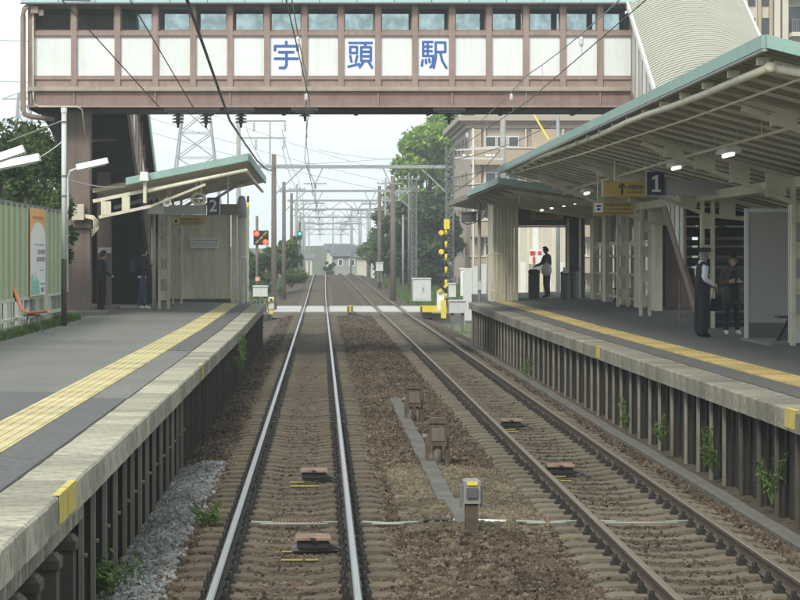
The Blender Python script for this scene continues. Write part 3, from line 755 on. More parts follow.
# letters of the station name, thick rounded strokes
def strokes(name, polys, ox, parent, th=0.0375):
    mb = MB(); k = 0
    def pt(p): return Vector((bX(ox + p[0] / 4), 0, bZ(p[1] / 4)))
    for poly in polys:
        P = [pt(p) for p in poly]
        for a, c in zip(P[:-1], P[1:]):
            d = (c - a).normalized(); nrm = Vector((-d.z, 0, d.x)) * th; ang = math.atan2(nrm.z, nrm.x)
            out = [c + Vector((math.cos(ang - math.pi * i / 8), 0, math.sin(ang - math.pi * i / 8))) * th for i in range(9)]
            out += [a + Vector((math.cos(ang + math.pi - math.pi * i / 8), 0, math.sin(ang + math.pi - math.pi * i / 8))) * th for i in range(9)]
            yf = YB + 0.044 - 0.0006 * k; k += 1
            mb.prism([(p.x, p.z) for p in out], 'y', yf, YB + 0.0505)
    return mb.build(name, M['blue'], parent)
strokes('lettering', [[(345, 167), (345, 180)], [(300, 200), (300, 184), (390, 184), (390, 200)], [(317, 208), (373, 208)], [(300, 234), (390, 234)], [(346, 208), (346, 260), (338, 271), (320, 271)]], 200, br)
strokes('lettering', [[(597, 171), (633, 171)], [(601, 187), (628, 187), (628, 211), (601, 211), (601, 187)], [(601, 223), (606, 246)], [(629, 223), (623, 248)], [(594, 266), (637, 256)],
                      [(641, 171), (687, 171)], [(663, 171), (659, 187)], [(645, 188), (683, 188), (683, 243), (645, 243), (645, 188)], [(645, 206), (683, 206)], [(645, 224), (683, 224)], [(653, 248), (639, 268)], [(675, 248), (688, 269)]], 200, br, 0.033)
strokes('lettering', [[(93, 167), (93, 223)], [(93, 167), (130, 167)], [(93, 186), (127, 186)], [(93, 204), (127, 204)], [(111, 167), (111, 223)], [(93, 223), (133, 223), (131, 258), (122, 268)], [(91, 240), (88, 262)], [(104, 238), (105, 252)], [(117, 236), (119, 248)],
                      [(143, 169), (181, 169), (181, 207), (143, 207)], [(143, 169), (143, 230), (135, 270)], [(161, 207), (169, 242), (185, 270)]], 400, br, 0.033)
# columns of the bridge
b = MB(); b.box(PX(68, 65), PX(91, 65), 64.7, 65.3, 1.05, bZ(106)); cl = b.build('column', M['column_brown'], br)
b = MB(); b.box(PX(66.5, 65), PX(92, 65), 64.6, 65.4, 3.5, PZ(228, 64.6)); b.build('collar', M['column_brown'], cl)
b = MB(); b.box(PX(64, 65), PX(108, 65), 64.3, 65.8, 0.9, 1.16, c=0.02); b.build('footing', M['concrete_base'], cl)
b = MB(); b.box(PX(98, 70), PX(111, 70), 69.7, 70.3, 1.0, 6.4); c2 = b.build('column', M['column_brown'], br)
b = MB(); b.box(PX(96, 70), PX(119, 70), 69.4, 70.6, 0.9, 1.2, c=0.02); b.build('footing', M['concrete_base'], c2)
b = MB(); b.box(PX(663.5, 68), PX(690, 68), 67.6, 68.4, 0.95, 6.4); c3 = b.build('column', M['mauve'], br)
b = MB(); b.box(PX(655, 68), PX(694, 68), 67.3, 68.7, 0.9, 1.2, c=0.02); b.build('footing', M['concrete_base'], c3)
b = MB(); b.prism([(bX(36), bZ(110)), (bX(66), bZ(110)), (bX(66), bZ(150)), (bX(60), bZ(150))], 'y', 64.8, 65.2); b.build('bracket', M['stair_dark'], br)
b = MB(); b.box(PX(72, 64.4), PX(84, 64.4), 64.35, 64.6, PZ(220, 64.4), PZ(204, 64.4)); pb = b.build('junction_box', M['cream_grey'], br)
b = MB()
for k in range(3):
    b.tube([(PX(84, 64.4), 64.45, PZ(215 + k, 64.4)), (PX(93, 64.4), 64.4, PZ(216 + 1.5 * k, 64.4)), (PX(98 - k * 2, 64.4), 64.4, PZ(221 + k, 64.4)), (PX(98 - 2 * k, 64.4), 64.4, PZ(228 + k, 64.4)), (PX(92, 64.4), 64.45, PZ(236 - 3 * k, 64.4))], 0.025, 6)
b.build('conduit', M['cream'], br, smooth=True)

# insulators bolted under the bridge
for px, nd, lab in ((178, 3, 'leftmost black insulator hung under the footbridge above the left platform roof'), (206, 3, 'second black insulator under the footbridge, right of the leftmost one'),
                (241, 3, 'black insulator under the footbridge carrying the thick feeder cable'), (305, 1, 'small insulator under the footbridge above the left track wires'), (449, 2, 'black insulator under the footbridge in front of the light green tree')):
    x = bX(px); t = thing('insulator', lab, 'insulator', (x, YB - 0.05, bZ(107.6)), 'insulators under the footbridge')
    b = MB(); w = 0.36 if px != 449 else 0.42
    b.box(x - w, x + w, YB - 0.14, YB + 0.2, bZ(111.5), bZ(107.6)); b.box(x - w * .72, x + w * .72, YB - 0.12, YB + 0.16, bZ(113.5), bZ(111.5)); b.build('bracket', M['insul'], t)
    b = MB(); z = bZ(113.5); pr = [(0.03, 0)]
    for k in range(nd): pr += [(0.05, -0.02 - k * 0.085), (0.155, -0.05 - k * 0.085), (0.155, -0.07 - k * 0.085), (0.05, -0.08 - k * 0.085)]
    pr += [(0.03, -0.05 - nd * 0.085), (0.03, -0.12 - nd * 0.085), (0, -0.12 - nd * 0.085)]
    b.lathe(pr, (x, YB, z), 14); b.build('disc_stack', M['insul'], t, smooth=False)

# left staircase: goes down away from the camera; right staircase: comes down towards it
def stair(name, label, x0, x1, yt, yb, zt, zb, riser_m, side_roof, treads):
    t = thing(name, label, 'staircase', ((x0 + x1) / 2, yb, zb)); n = treads
    for i in range(n):
        f0 = i / n; f1 = (i + 1) / n
        ya, yb_ = yt + (yb - yt) * f0, yt + (yb - yt) * f1; z = zt + (zb - zt) * f1 + (zt - zb) / n * 0.5
        b = MB(); b.box(x0 + 0.06, x1 - 0.06, ya, yb_ + (0.04 if yb > yt else -0.04), z - 0.04, z); b.build('tread', riser_m, t)
    for x in (x0, x1):
        b = MB(); dz = (zt - zb)
        b.prism([(yt, zt + 0.25), (yb, zb + 0.25), (yb, zb - 0.15 if zb > 1.3 else zb), (yt, zt - 0.3)], 'x', x - 0.04, x + 0.04); b.build('stringer', M['mauve_dark'], t)
    return t
xs0, xs1 = -7.3, -5.25
st1 = stair('staircase', 'dark open staircase from footbridge down to the left platform', xs0, xs1, 66.7, 77.4, 6.75, 1.06, M['stair_dark'], None, 30)
# soffit beams, side wall and green-edged roof of the left stair
def along(f, y0=66.7, y1=77.4, z0=6.75, z1=1.06): return y0 + (y1 - y0) * f, z0 + (z1 - z0) * f
for f in np.linspace(0.05, 0.95, 30):
    y, z = along(f); b = MB(); b.box(xs0 + .05, xs1 - .05, y - 0.02, y + 0.02, z - 0.24, z - 0.06); b.build('riser', M['stair_dark'], st1)
for k in range(9):
    y0, z0 = along(k / 9); y1, z1 = along((k + 1) / 9)
    b = MB(); b.prism([(y0 + .03, z0 + 0.27), (y1 - .03, z1 + 0.27), (y1 - .03, z1 + 1.5), (y0 + .03, z0 + 1.5)], 'x', xs1 - 0.02, xs1 + 0.02); b.build('side_panel', M['panel'] if k % 3 == 1 else M['mauve'], st1)
    b = MB(); b.prism([(y0 + .03, z0 + 0.27), (y1 - .03, z1 + 0.27), (y1 - .03, z1 + 2.3), (y0 + .03, z0 + 2.3)], 'x', xs0 - 0.02, xs0 + 0.02); b.build('side_panel', M['stair_dark'], st1)
    b = MB(); b.bar((xs1, y0, z0 + 0.2), (xs1, y0, z0 + 2.3), 0.09, 0.09); b.build('post', M['mauve'], st1)
b = MB(); b.prism([(66.4, 9.2), (77.6, 3.35), (77.6, 3.5), (66.4, 9.35)], 'x', xs0 - 0.2, xs1 + 0.22); b.build('roof', M['stair_dark'], st1)
b = MB(); b.prism([(66.4, 9.02), (77.6, 3.17), (77.6, 3.55), (66.4, 9.4)], 'x', xs1 + 0.225, xs1 + 0.26); b.build('roof_edge', M['roof_green'], st1)
b = MB(); b.box(xs0 - 0.1, xs1 + 0.1, 78.9, 79.0, 1.05, 4.0); b.build('back_wall', M['wood_dark'], st1)
b = MB(); b.bar((xs0, 68.2, 5.75), (xs1, 68.2, 5.95), 0.12, 0.14); b.build('beam', M['mauve_dark'], st1)

xa, xb = 8.1, 10.9
st2 = stair('staircase', 'covered staircase with ribbed vaulted roof down to the right platform', xa, xb, 63.8, 52.4, 6.75, 1.1, M['stair_dark'], None, 30)
def zeave(Y): return 9.3 - 0.5 * (64 - Y)
nr = int((64.2 - 50.5) / 0.125); na = 14; mb = MB()
def vault(mb, y0, y1, step, lift):
    rows = []; Y = y0; k = 0
    pr = [(0, 0.0), (0.5, 0.0), (0.6, 0.02), (0.75, 0.024), (0.9, 0.02)]
    yy = []
    while Y < y1:
        for f, hgt in pr: yy.append((Y + f * step, hgt))
        Y += step
    b0 = len(mb.v)
    for (Y, hgt) in yy:
        for j in range(na + 1):
            a = j / na; x = xa - 0.1 + (xb - xa + 0.2) * a
            mb.v.append((x, Y, zeave(Y) + 0.42 * math.sin(math.pi * a) ** 0.8 + hgt + lift))
    for i in range(len(yy) - 1):
        for j in range(na):
            q = b0 + i * (na + 1) + j; mb.f.append((q, q + 1, q + na + 2, q + na + 1)); mb.m.append(1 if i % 5 == 0 else 0)  # valleys between the ribs get a dark colour, painted-in groove shade
    return mb
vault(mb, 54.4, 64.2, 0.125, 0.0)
# inner skin closes the sheet
b0 = len(mb.v)
for Y in (54.4, 64.2):
    for j in range(na + 1):
        a = j / na; mb.v.append((xa - 0.1 + (xb - xa + 0.2) * a, Y, zeave(Y) + 0.42 * math.sin(math.pi * a) ** 0.8 - 0.03))
for j in range(na): mb.f.append((b0 + j, b0 + na + 1 + j, b0 + na + 2 + j, b0 + j + 1)); mb.m.append(2)
mb.build('vaulted_roof', [mat('vault_sheet', (0.40, 0.405, 0.335), 0.6, 0.05, 1.5, (0.33, 0.33, 0.27), 0.4, 1.2), mat('vault_groove_shade', (0.06, 0.06, 0.05), 0.8, 0.1, 2), M['stair_dark']], st2)
for x, sg in ((xa - 0.13, -1), (xb + 0.13, 1)):
    b = MB(); b.prism([(54.3, zeave(54.3) - 0.12), (64.2, zeave(64.2) - 0.12), (64.2, zeave(64.2) + 0.06), (54.3, zeave(54.3) + 0.06)], 'x', x - 0.03, x + 0.03); b.build('roof_edge', M['white'], st2)
for k in range(13):
    y0 = 54.6 + k * 0.7
    for x in (xa, xb):
        zt0 = zeave(y0) - 2.3; zt1 = zeave(y0 + 0.66) - 2.3
        b = MB(); b.prism([(y0, zt0), (y0 + 0.62, zt1), (y0 + 0.62, zeave(y0 + 0.62) - 0.13), (y0, zeave(y0) - 0.13)], 'x', x - 0.015, x + 0.015)
        b.build('side_panel', M['panel'] if k % 2 else M['grey_light'], st2)
        b = MB(); b.bar((x, y0 - 0.04, zt0 - 0.1), (x, y0 - 0.04, zeave(y0) - 0.1), 0.06, 0.06); b.build('post', M['mauve'], st2)

for k in range(24):
    f = (k + .5) / 24; y = 63.8 - 11.4 * f; z = 6.75 - 5.65 * f
    b = MB(); b.box(xa + .06, xb - .06, y - .02, y + .02, z - .26, z - .04 - (.03 if k % 5 else .09)); b.build('riser', M['stair_dark'], st2)
b = MB(); b.box(10.1, 12.5, 65.6, 65.7, 1.0, 6.0); b.build('back_wall', M['wood_dark'], st2)
# ------------------------------------------------------------------ right platform canopy
def zc(X): return 5.0 - 0.25 * (X - 4.95)
def fold_deck(parent, x0, x1, y0, y1, zf, pitch, depth, m):
    yy = []; Y = y0
    while Y < y1 - 0.02:
        for f, d in ((0, depth), (0.36, depth), (0.42, 0), (0.6, 0.0), (0.94, 0)):
            if Y + f * pitch <= y1: yy.append((Y + f * pitch, d))
        Y += pitch
    yy.append((y1, depth)); mb = MB(); n = len(yy)
    for X in (x0, x1):
        for (Y, d) in yy: mb.v.append((X, Y, zf(X) - (depth - d)))
        for (Y, d) in yy: mb.v.append((X, Y, zf(X) + 0.03))
    for i in range(n - 1):
        mb.f.append((i, i + 1, 2 * n + i + 1, 2 * n + i)); mb.f.append((n + i, 3 * n + i, 3 * n + i + 1, n + i + 1))
        mb.f.append((i, n + i, n + i + 1, i + 1)); mb.f.append((2 * n + i, 2 * n + i + 1, 3 * n + i + 1, 3 * n + i)); mb.m += [0] * 4
    return mb.build('roof_deck', m, parent)
cn = thing('platform_canopy', 'long green edged canopy with ribbed underside over the right platform', 'canopy', (8.2, 47, 1.05))
fold_deck(cn, 4.97, 11.2, 27.3, 67.7, lambda X: zc(X) + 0.02, 0.383, 0.05, M['deck'])
Y = 27.9
while Y < 67.5:
    b = MB(); b.bar((5.16, Y, zc(5.16) - 0.14), (11.15, Y, zc(11.15) - 0.14), 0.05, 0.042); b.build('joist', M['joist'], cn); Y += 1.12
b = MB(); b.prism([(4.95, zc(4.95) + 0.06), (11.2, zc(11.2) + 0.06), (11.2, zc(11.2) - 0.10), (4.95, zc(4.95) - 0.09)], 'y', 27.18, 27.25); b.build('fascia', M['roof_green'], cn)
Y = 27.25
while Y < 67.7:
    b = MB(); b.box(4.90, 4.955, Y + 0.004, min(Y + 3.6, 67.8) - 0.004, zc(4.95) - 0.09, zc(4.95) + 0.06); b.build('fascia', M['roof_green'], cn); Y += 3.6
b = MB(); b.box(4.91, 4.968, 27.26, 67.75, zc(4.95) - 0.12, zc(4.95) - 0.092); b.build('drip_edge', M['grey'], cn)
# gutter pipe along the edge and across the near end
gp = [(5.04, 27.5, 4.72)] + [(5.04 + 0.04 * math.sin(k), 27.5 + k * 2.5, 4.72 + 0.0050 * k * 2.5 + 0.008 * math.sin(k * 1.7)) for k in range(1, 16)] + [(5.0, 67.4, 4.93)]
b = MB(); b.tube(gp, 0.047, 12); b.tube([(5.04, 27.5, 4.72), (7.5, 27.5, 4.25), (10.8, 27.5, 3.5)], 0.047, 12)
b.lathe([(0.0, -0.06), (0.055, -0.06), (0.06, 0.0), (0.055, 0.05), (0, 0.05)], (5.04, 27.5, 4.72), 12, axis='y'); b.build('gutter_pipe', M['cream'], cn, smooth=True)
b = MB(); b.tube([(5.42, 27.6, 4.60), (5.36, 36, 4.60), (5.25, 50, 4.66), (5.1, 67.2, 4.82)], 0.016, 6); b.build('conduit', M['cream'], cn)
b = MB(); b.tube([(6.35, 27.3, 4.33), (6.35, 44, 4.33), (6.38, 60, 4.30), (6.6, 67, 4.28)], 0.025, 6)
for Y in np.arange(29, 67, 2.1): b.tube([(6.35, Y, 4.33), (6.35, Y, zc(6.35) - 0.1)], 0.008, 4)
b.build('conduit', M['cream_grey'], cn)
Y = 28.0
while Y < 67:
    b = MB(); b.box(4.98, 5.12, Y - 0.04, Y + 0.04, 4.78, zc(5.0) - 0.12); b.build('pipe_bracket', M['cream_grey'], cn); Y += 2.0
# cantilever arms with batten plates, columns
def lattice_arm(par, Y, xm, xs_, xe_, zf, m):
    for sx in (-1, 1):
        x_end = xs_ if sx < 0 else xe_
        b = MB(); b.bar((xm, Y, zf(xm) - 0.27), (x_end, Y, zf(x_end) - 0.24), 0.12, 0.07)
        zlow = zf(xm) - 0.72
        b.bar((xm, Y, zlow), (x_end, Y, zf(x_end) - 0.33), 0.12, 0.075); b.build('arm', m, par)
        for f in (0.15, 0.38, 0.6, 0.8):
            x = xm + (x_end - xm) * f; z0 = zlow + (zf(x_end) - 0.36 - zlow) * f; z1 = zf(x) - 0.26
            b = MB(); b.box(x - 0.17, x + 0.17, Y - 0.055, Y + 0.055, z0, z1); b.build('batten', m, par)
def lattice_col(par, xc, Y, z0, z1, w, m):
    for sx in (-1, 1):
        b = MB(); x = xc + sx * w; b.box(x - 0.035, x + 0.035, Y - 0.09, Y + 0.09, z0, z1); b.build('column', m, par)
    z = z0 + 0.25
    while z < z1 - 0.3:
        b = MB(); b.box(xc - w + 0.036, xc + w - 0.036, Y - 0.05, Y + 0.05, z, z + 0.28); b.build('batten', m, par); z += 0.62
for Y in (32, 42, 52, 62):
    lattice_arm(cn, Y, 8.2, 5.5, 11.0, zc, M['arm_tan'])
    lattice_col(cn, 8.2, Y, zR(8.2, Y), zc(8.2) - 0.3, 0.11, M['cream_grey'])
b = MB(); b.box(8.05, 8.35, 27.5, 67.5, zc(8.2) - 0.42, zc(8.2) - 0.24); b.build('purlin', M['arm_tan'], cn)
# second, lower canopy towards the crossing
cn2 = thing('platform_canopy', 'lower green edged canopy beyond the footbridge at the far end of the right platform', 'canopy', (7.5, 75, 1.1))
def zc2(X): return 4.72 - 0.14 * (X - 4.95)
fold_deck(cn2, 4.97, 10.6, 68.0, 95.0, lambda X: zc2(X) - 0.02, 0.78, 0.15, M['deck'])
Y = 68.0
while Y < 82.5:
    b = MB(); b.box(4.90, 4.96, Y + .004, min(Y + 3.6, 82.6) - .004, zc2(4.95) - 0.12, zc2(4.95) + 0.07); b.build('fascia', M['roof_green'], cn2); Y += 3.6
b = MB(); b.prism([(4.9, zc2(4.95) + 0.06), (10.6, zc2(10.6) + 0.06), (10.6, zc2(10.6) - 0.22), (4.9, zc2(4.95) - 0.12)], 'y', 67.88, 67.96); b.build('fascia', M['roof_green'], cn2)
for Y in (69.5, 72.5, 75.5, 78.5, 81.5):
    b = MB(); b.prism([(5.2, zc2(5.2) - 0.18), (9.0, zc2(9) - 0.18), (9.0, zc2(9) - 0.34), (5.6, zc2(5.2) - 0.36)], 'y', Y - 0.08, Y + 0.08); b.build('bracket', M['cream_grey'], cn2)
lattice_col(cn2, 8.75, 71, zR(8.7, 71), zc2(8.7) - 0.3, 0.14, M['cream'])
b = MB(); b.tube([(5.6, 69, 4.1), (5.6, 69, 4.55)], 0.02, 6); b.build('hanger', M['cream_grey'], cn2)

# fluorescent lights hung below the conduits
lamp0 = None
def flu(x, y, z, lab, grp, L=1.0):
    t = thing('fluorescent_light', lab, 'light', (x, y, z), grp)
    b = MB(); b.prism([(x - 0.09, z + 0.1), (x + 0.09, z + 0.1), (x + 0.13, z + 0.02), (x - 0.13, z + 0.02)], 'y', y - L / 2, y + L / 2); b.build('housing', M['grey_light'], t)
    b = MB(); b.tube([(x, y - L / 2 + 0.04, z - 0.01), (x, y + L / 2 - 0.04, z - 0.01)], 0.028, 8); b.build('tube', M['tube_light'], t)
    b = MB(); b.tube([(x, y, z + 0.1), (x, y, z + 0.22)], 0.012, 5); b.build('hanger', M['grey_light'], t)
flu(6.35, 38.2, 4.18, 'nearest lit fluorescent light under the right canopy', 'lights under the right canopy')
flu(6.35, 43.8, 4.18, 'lit fluorescent light above the number 1 sign', 'lights under the right canopy')
flu(6.42, 59.2, 4.12, 'lit fluorescent light under the right canopy left of the yellow arrow sign', 'lights under the right canopy')
for k, Y in enumerate((81, 77.5, 73.5, 70.2)):
    flu(7.3, Y, 4.12, ['leftmost of four small lit lights above the yellow exit board', 'second from left of four small lit lights above the yellow exit board', 'third from left of four small lit lights above the yellow exit board', 'rightmost of four small lit lights above the yellow exit board'][k], 'lights under the far right canopy', 0.7)

# ------------------------------------------------------------------ left platform canopy and its shelter
def zk(X): return 4.53 + 0.2 * (X + 5.07)
cl_ = thing('platform_canopy', 'short canopy rising towards the track over the left platform', 'canopy', (-4.55, 71, 1.05))
fold_deck(cl_, -6.0, -1.95, 64.1, 83, lambda X: zk(X) + 0.02, 0.78, 0.1, M['cream'])
b = MB(); b.prism([(-5.1, zk(-5.1) - 0.07), (-1.9, zk(-1.9) - 0.07), (-1.9, zk(-1.9) + 0.12), (-5.1, zk(-5.1) + 0.12)], 'y', 63.95, 64.05); b.build('fascia', M['roof_green'], cl_)
Y = 64.06
while Y < 83:
    b = MB(); b.box(-1.93, -1.86, Y, min(Y + 3.7, 83.05), zk(-1.9) - 0.1, zk(-1.9) + 0.12); b.build('fascia', M['roof_green'], cl_); Y += 3.71
b = MB(); b.tube([(PX(145, 64), 63.9, PZ(192, 64)), (PX(200, 64), 63.9, PZ(180, 64)), (PX(246, 64), 63.9, PZ(170.5, 64))], 0.05, 10)
b.tube([(PX(246, 64), 63.9, PZ(170.5, 64)), (-1.98, 70, 4.8), (-1.98, 82.8, 4.78)], 0.05, 10); b.build('gutter_pipe', M['cream'], cl_, smooth=True)
b = MB(); b.bar((PX(92, 64), 64.3, PZ(201, 64)), (PX(200, 64), 64.3, PZ(179, 64)), 0.1, 0.09); b.bar((PX(98, 64), 64.3, PZ(217, 64)), (PX(150, 64), 64.3, PZ(206, 64)), 0.1, 0.08)
b.bar((PX(150, 64), 64.3, PZ(206, 64)), (PX(205, 64), 64.3, PZ(184, 64)), 0.1, 0.06); b.build('arm', M['cream'], cl_)
for p0, p1, ya, yb_ in ((100, 110, 201, 215), (121, 129, 196, 211)):
    b = MB(); b.box(PX(p0, 64), PX(p1, 64), 64.24, 64.36, PZ(yb_, 64), PZ(ya, 64)); b.build('batten', M['cream'], cl_)
for Y in (71, 77.5):
    lattice_col(cl_, -4.55, Y, zL(-4.5, Y), zk(-4.55) - 0.1, 0.13, M['cream'])
    b = MB(); b.bar((-6.0, Y, zk(-6) - 0.35), (-2.2, Y, zk(-2.2) - 0.1), 0.12, 0.1); b.bar((-4.5, Y, 3.7), (-2.6, Y, zk(-2.6) - 0.16), 0.1, 0.08); b.build('arm', M['cream_grey'], cl_)
for px in (154, 168):
    b = MB(); x = PX(px, 72.5); b.tube([(x, 72.5, zL(x, 72)), (x, 72.5, 4.3)], 0.045, 8); b.build('column', M['cream'], cl_, smooth=True)
sh = thing('waiting_shelter', 'beige ribbed waiting shelter at the far end of the left platform', 'shelter', (-3.7, 80.6, 1.07))
x0, x1 = -5.65, -2.95; k = 0; x = x0
while x < x1 - 0.01:
    b = MB(); b.prism([(x, 80.0), (x + 0.07, 80.0), (x + 0.08, 80.014), (x + 0.1, 80.014), (x + 0.1, 80.05), (x, 80.05)], 'z', 1.2, 3.95); b.build('wall_rib', M['cream'], sh); x += 0.1
b = MB(); b.box(x0, x1, 79.98, 80.07, 1.06, 1.2); b.build('plinth', M['grey_dark'], sh)
for px0, px1, m in ((231.5, 236.5, 'cream'), (237.5, 241.5, 'grey_light'), (241.8, 245, 'cream')):
    b = MB(); b.box(PX(px0, 80), PX(px1, 80), 79.9, 80.15, 1.06, 4.25); b.build('end_post', M[m], sh)
b = MB(); b.box(-2.5, -2.44, 80.2, 83, 1.06, 4.2); b.build('side_wall', M['cream'], sh)
b = MB(); b.box(-5.65, -5.55, 80.1, 83, 1.06, 4.0); b.build('side_wall', M['cream_grey'], sh)
b = MB(); xq = PX(242, 79.8); b.lathe([(0.0, 0.42), (0.1, 0.38), (0.15, 0.2), (0.16, -0.3), (0, -0.3)], (xq, 79.75, 4.15), 12, sy=0.5); b.build('end_cap', M['grey_light'], sh, smooth=True)
tg = thing('handrail', 'white tubular handrail beside the left shelter', 'handrail', (PX(243, 78), 78, 1.07))
b = MB(); xx = PX(243, 78); b.tube([(xx - .1, 78, 1.05), (xx - .1, 78, PZ(259, 78)), (xx - .05, 78, PZ(257, 78)), (xx + .06, 78, PZ(257, 78)), (xx + .1, 78, PZ(260, 78)), (xx + .1, 78, 1.05)], 0.022, 8); b.build('rail', M['white'], tg, smooth=True)

# ------------------------------------------------------------------ signs
def text(s, size, loc, m, parent, name='lettering', bold=0.0):
    cu = bpy.data.curves.new(name, 'FONT'); cu.body = s; cu.size = size; cu.extrude = 0.003; cu.offset = bold
    cu.align_x = 'CENTER'; cu.align_y = 'CENTER'
    to = bpy.data.objects.new('tmp', cu); COL.objects.link(to)
    dg = bpy.context.evaluated_depsgraph_get(); me = bpy.data.meshes.new_from_object(to.evaluated_get(dg))
    bpy.data.objects.remove(to); bpy.data.curves.remove(cu)
    me.materials.clear(); me.materials.append(m); me.name = name
    o = bpy.data.objects.new(name, me); COL.objects.link(o); o.parent = parent
    o.location = Vector(loc) - wloc(parent); o.rotation_euler = (R(90), 0, 0)
    return o
def board(mb, px0, px1, py0, py1, Y, d=0.06): mb.box(PX(px0, Y), PX(px1, Y), Y, Y + d, PZ(py1, Y), PZ(py0, Y)); return mb
def print_rows(parent, px0, px1, rows, Y, m, seed):
    # rows of small printed marks, too small in the photograph to read
    r = random.Random(seed); mb = MB()
    for (py0, py1) in rows:
        x = px0
        while x < px1:
            w = r.uniform(0.6, 1.6); mb.box(PX(x, Y), PX(min(x + w, px1), Y), Y - 0.003, Y + 0.003, PZ(py1, Y), PZ(py0, Y)); x += w + r.uniform(0.3, 0.7)
    return mb.build('print', m, parent)
YS = 50.0
s1 = thing('platform_sign', 'navy board with a white 1 between ochre and grey boards hung under the right canopy', 'sign', (PX(664, YS), YS, PZ(197, YS)))
board(MB(), 647, 664.5, 172, 195, YS - 0.05, 0.1).build('number_board', M['navy'], s1)
b = MB(); nx_, nz_ = PX(655.8, YS), PZ(183.6, YS)
b.prism([(nx_ - .085, nz_ - .17), (nx_ + .095, nz_ - .17), (nx_ + .095, nz_ - .125), (nx_ + .038, nz_ - .125), (nx_ + .038, nz_ + .17), (nx_ - .01, nz_ + .17), (nx_ - .085, nz_ + .115), (nx_ - .085, nz_ + .07), (nx_ - .02, nz_ + .10), (nx_ - .02, nz_ - .125), (nx_ - .085, nz_ - .125)], 'y', YS - .056, YS - .051); b.build('lettering', M['white'], s1)
board(MB(), 646, 647.5, 171, 196, YS - 0.05).build('edge', M['grey_light'], s1)
board(MB(), 664.7, 726, 180, 195.5, YS).build('blank_board', M['grey'], s1)
yb1 = board(MB(), 603.5, 646, 181.5, 196.5, YS).build('ochre_board', M['ochre_sign'], s1)
b = MB(); ax, az = PX(622, YS), PZ(189, YS)
b.box(ax - 0.02, ax + 0.02, YS - 0.004, YS + 0.004, az - 0.11, az + 0.08)
b.prism([(ax, az + 0.13), (ax - 0.085, az + 0.03), (ax - 0.055, az + 0.02), (ax, az + 0.085), (ax + 0.055, az + 0.02), (ax + 0.085, az + 0.03)], 'y', YS - 0.006, YS + 0.006); b.build('arrow', M['black'], s1)
print_rows(s1, 628, 643, [(185, 189.4), (191.4, 193)], YS, M['brown_sign'], 4)
b = MB(); board(b, 602, 603.3, 181, 197, YS); b.build('edge', M['grey_light'], s1)
for px in (615, 655, 700):
    b = MB(); x = PX(px, YS); b.tube([(x, YS + 0.03, PZ(181, YS)), (x, YS + 0.03, zc(x) - 0.15)], 0.018, 6); b.build('hanger', M['cream_grey'], s1)
Y2 = 56.0
s2 = thing('direction_sign', 'ochre direction board with a white train pictogram hung below the arrow sign', 'sign', (PX(614, Y2), Y2, PZ(215, Y2)))
board(MB(), 593.5, 634.5, 202, 215, Y2).build('board', M['ochre_sign'], s2)
b = MB(); board(b, 594.5, 603, 203, 212.5, Y2 - 0.006, 0.012); b.build('pictogram_field', M['white'], s2)
b = MB(); board(b, 596.5, 601, 205, 207, Y2 - 0.012, 0.008); board(b, 597, 600.5, 208.2, 210.4, Y2 - 0.012, 0.008); b.build('pictogram', M['black'], s2)
print_rows(s2, 606, 631, [(203.6, 206.2), (208.4, 210)], Y2, M['brown_sign'], 9); print_rows(s2, 595, 633, [(212.4, 213.8)], Y2, M['brown_sign'], 10)
for px in (598, 630):
    b = MB(); x = PX(px, Y2); b.tube([(x, Y2 + 0.03, PZ(202, Y2)), (x, Y2 + 0.03, zc(x) - 0.15)], 0.018, 6); b.build('hanger', M['cream_grey'], s2)
YL = 66.2
s3 = thing('platform_sign', 'long grey board with a navy square and white 2 under the left canopy', 'sign', (PX(190, YL), YL, PZ(216, YL)))
board(MB(), 147, 206.5, 205, 214.5, YL).build('blank_board', M['grey'], s3)
board(MB(), 207, 219.5, 197.5, 215, YL - 0.05, 0.12).build('number_board', M['navy'], s3)
text('2', 0.44, (PX(213.2, YL), YL - 0.055, PZ(206.3, YL)), M['grey_light'], s3, bold=0.006)
board(MB(), 220, 237.5, 204, 215, YL).build('brown_board', M['brown_sign'], s3)
b = MB(); board(b, 148, 164, 205.6, 213.8, YL - 0.005, 0.006); b.build('pale_end', M['grey_light'], s3)
for px in (170, 228):
    b = MB(); x = PX(px, YL); b.tube([(x, YL + 0.03, PZ(205, YL)), (x, YL + 0.03, zk(x) - 0.1)], 0.02, 6); b.build('hanger', M['cream_grey'], s3)
Y4 = 69.0
s4 = thing('direction_sign', 'small ochre direction board below the number 2 sign', 'sign', (PX(188, Y4), Y4, PZ(225, Y4)))
board(MB(), 172, 204, 216.8, 225, Y4).build('board', M['ochre_sign'], s4)
b = MB(); board(b, 173, 179, 217.6, 224, Y4 - 0.006, 0.012); b.build('pictogram_field', M['cream'], s4)
b = MB(); board(b, 174.8, 177.4, 219, 222.8, Y4 - 0.012, 0.008); b.build('pictogram', M['black'], s4)
print_rows(s4, 181, 200, [(218.4, 220.4), (222, 223.2)], Y4, M['brown_sign'], 12)
s5 = thing('notice_board', 'white notice on the ribbed wall of the left shelter', 'notice', (PX(205, 79.9), 79.9, PZ(248, 79.9)))
board(MB(), 190, 219.5, 238, 248, 79.9, 0.03).build('board', M['white'], s5); print_rows(s5, 191.5, 218, [(239.6, 241.4), (242.8, 244), (245.2, 246.2)], 79.9, M['grey'], 13)
s6 = thing('notice_board', 'white notice fixed to the brown column left of the dark staircase', 'notice', (PX(105, 69.6), 69.6, PZ(253, 69.6)))
board(MB(), 98, 111, 247.5, 253, 69.6, 0.05).build('board', M['grey_light'], s6); print_rows(s6, 99.5, 109.5, [(249, 251.4)], 69.6, M['grey'], 14)
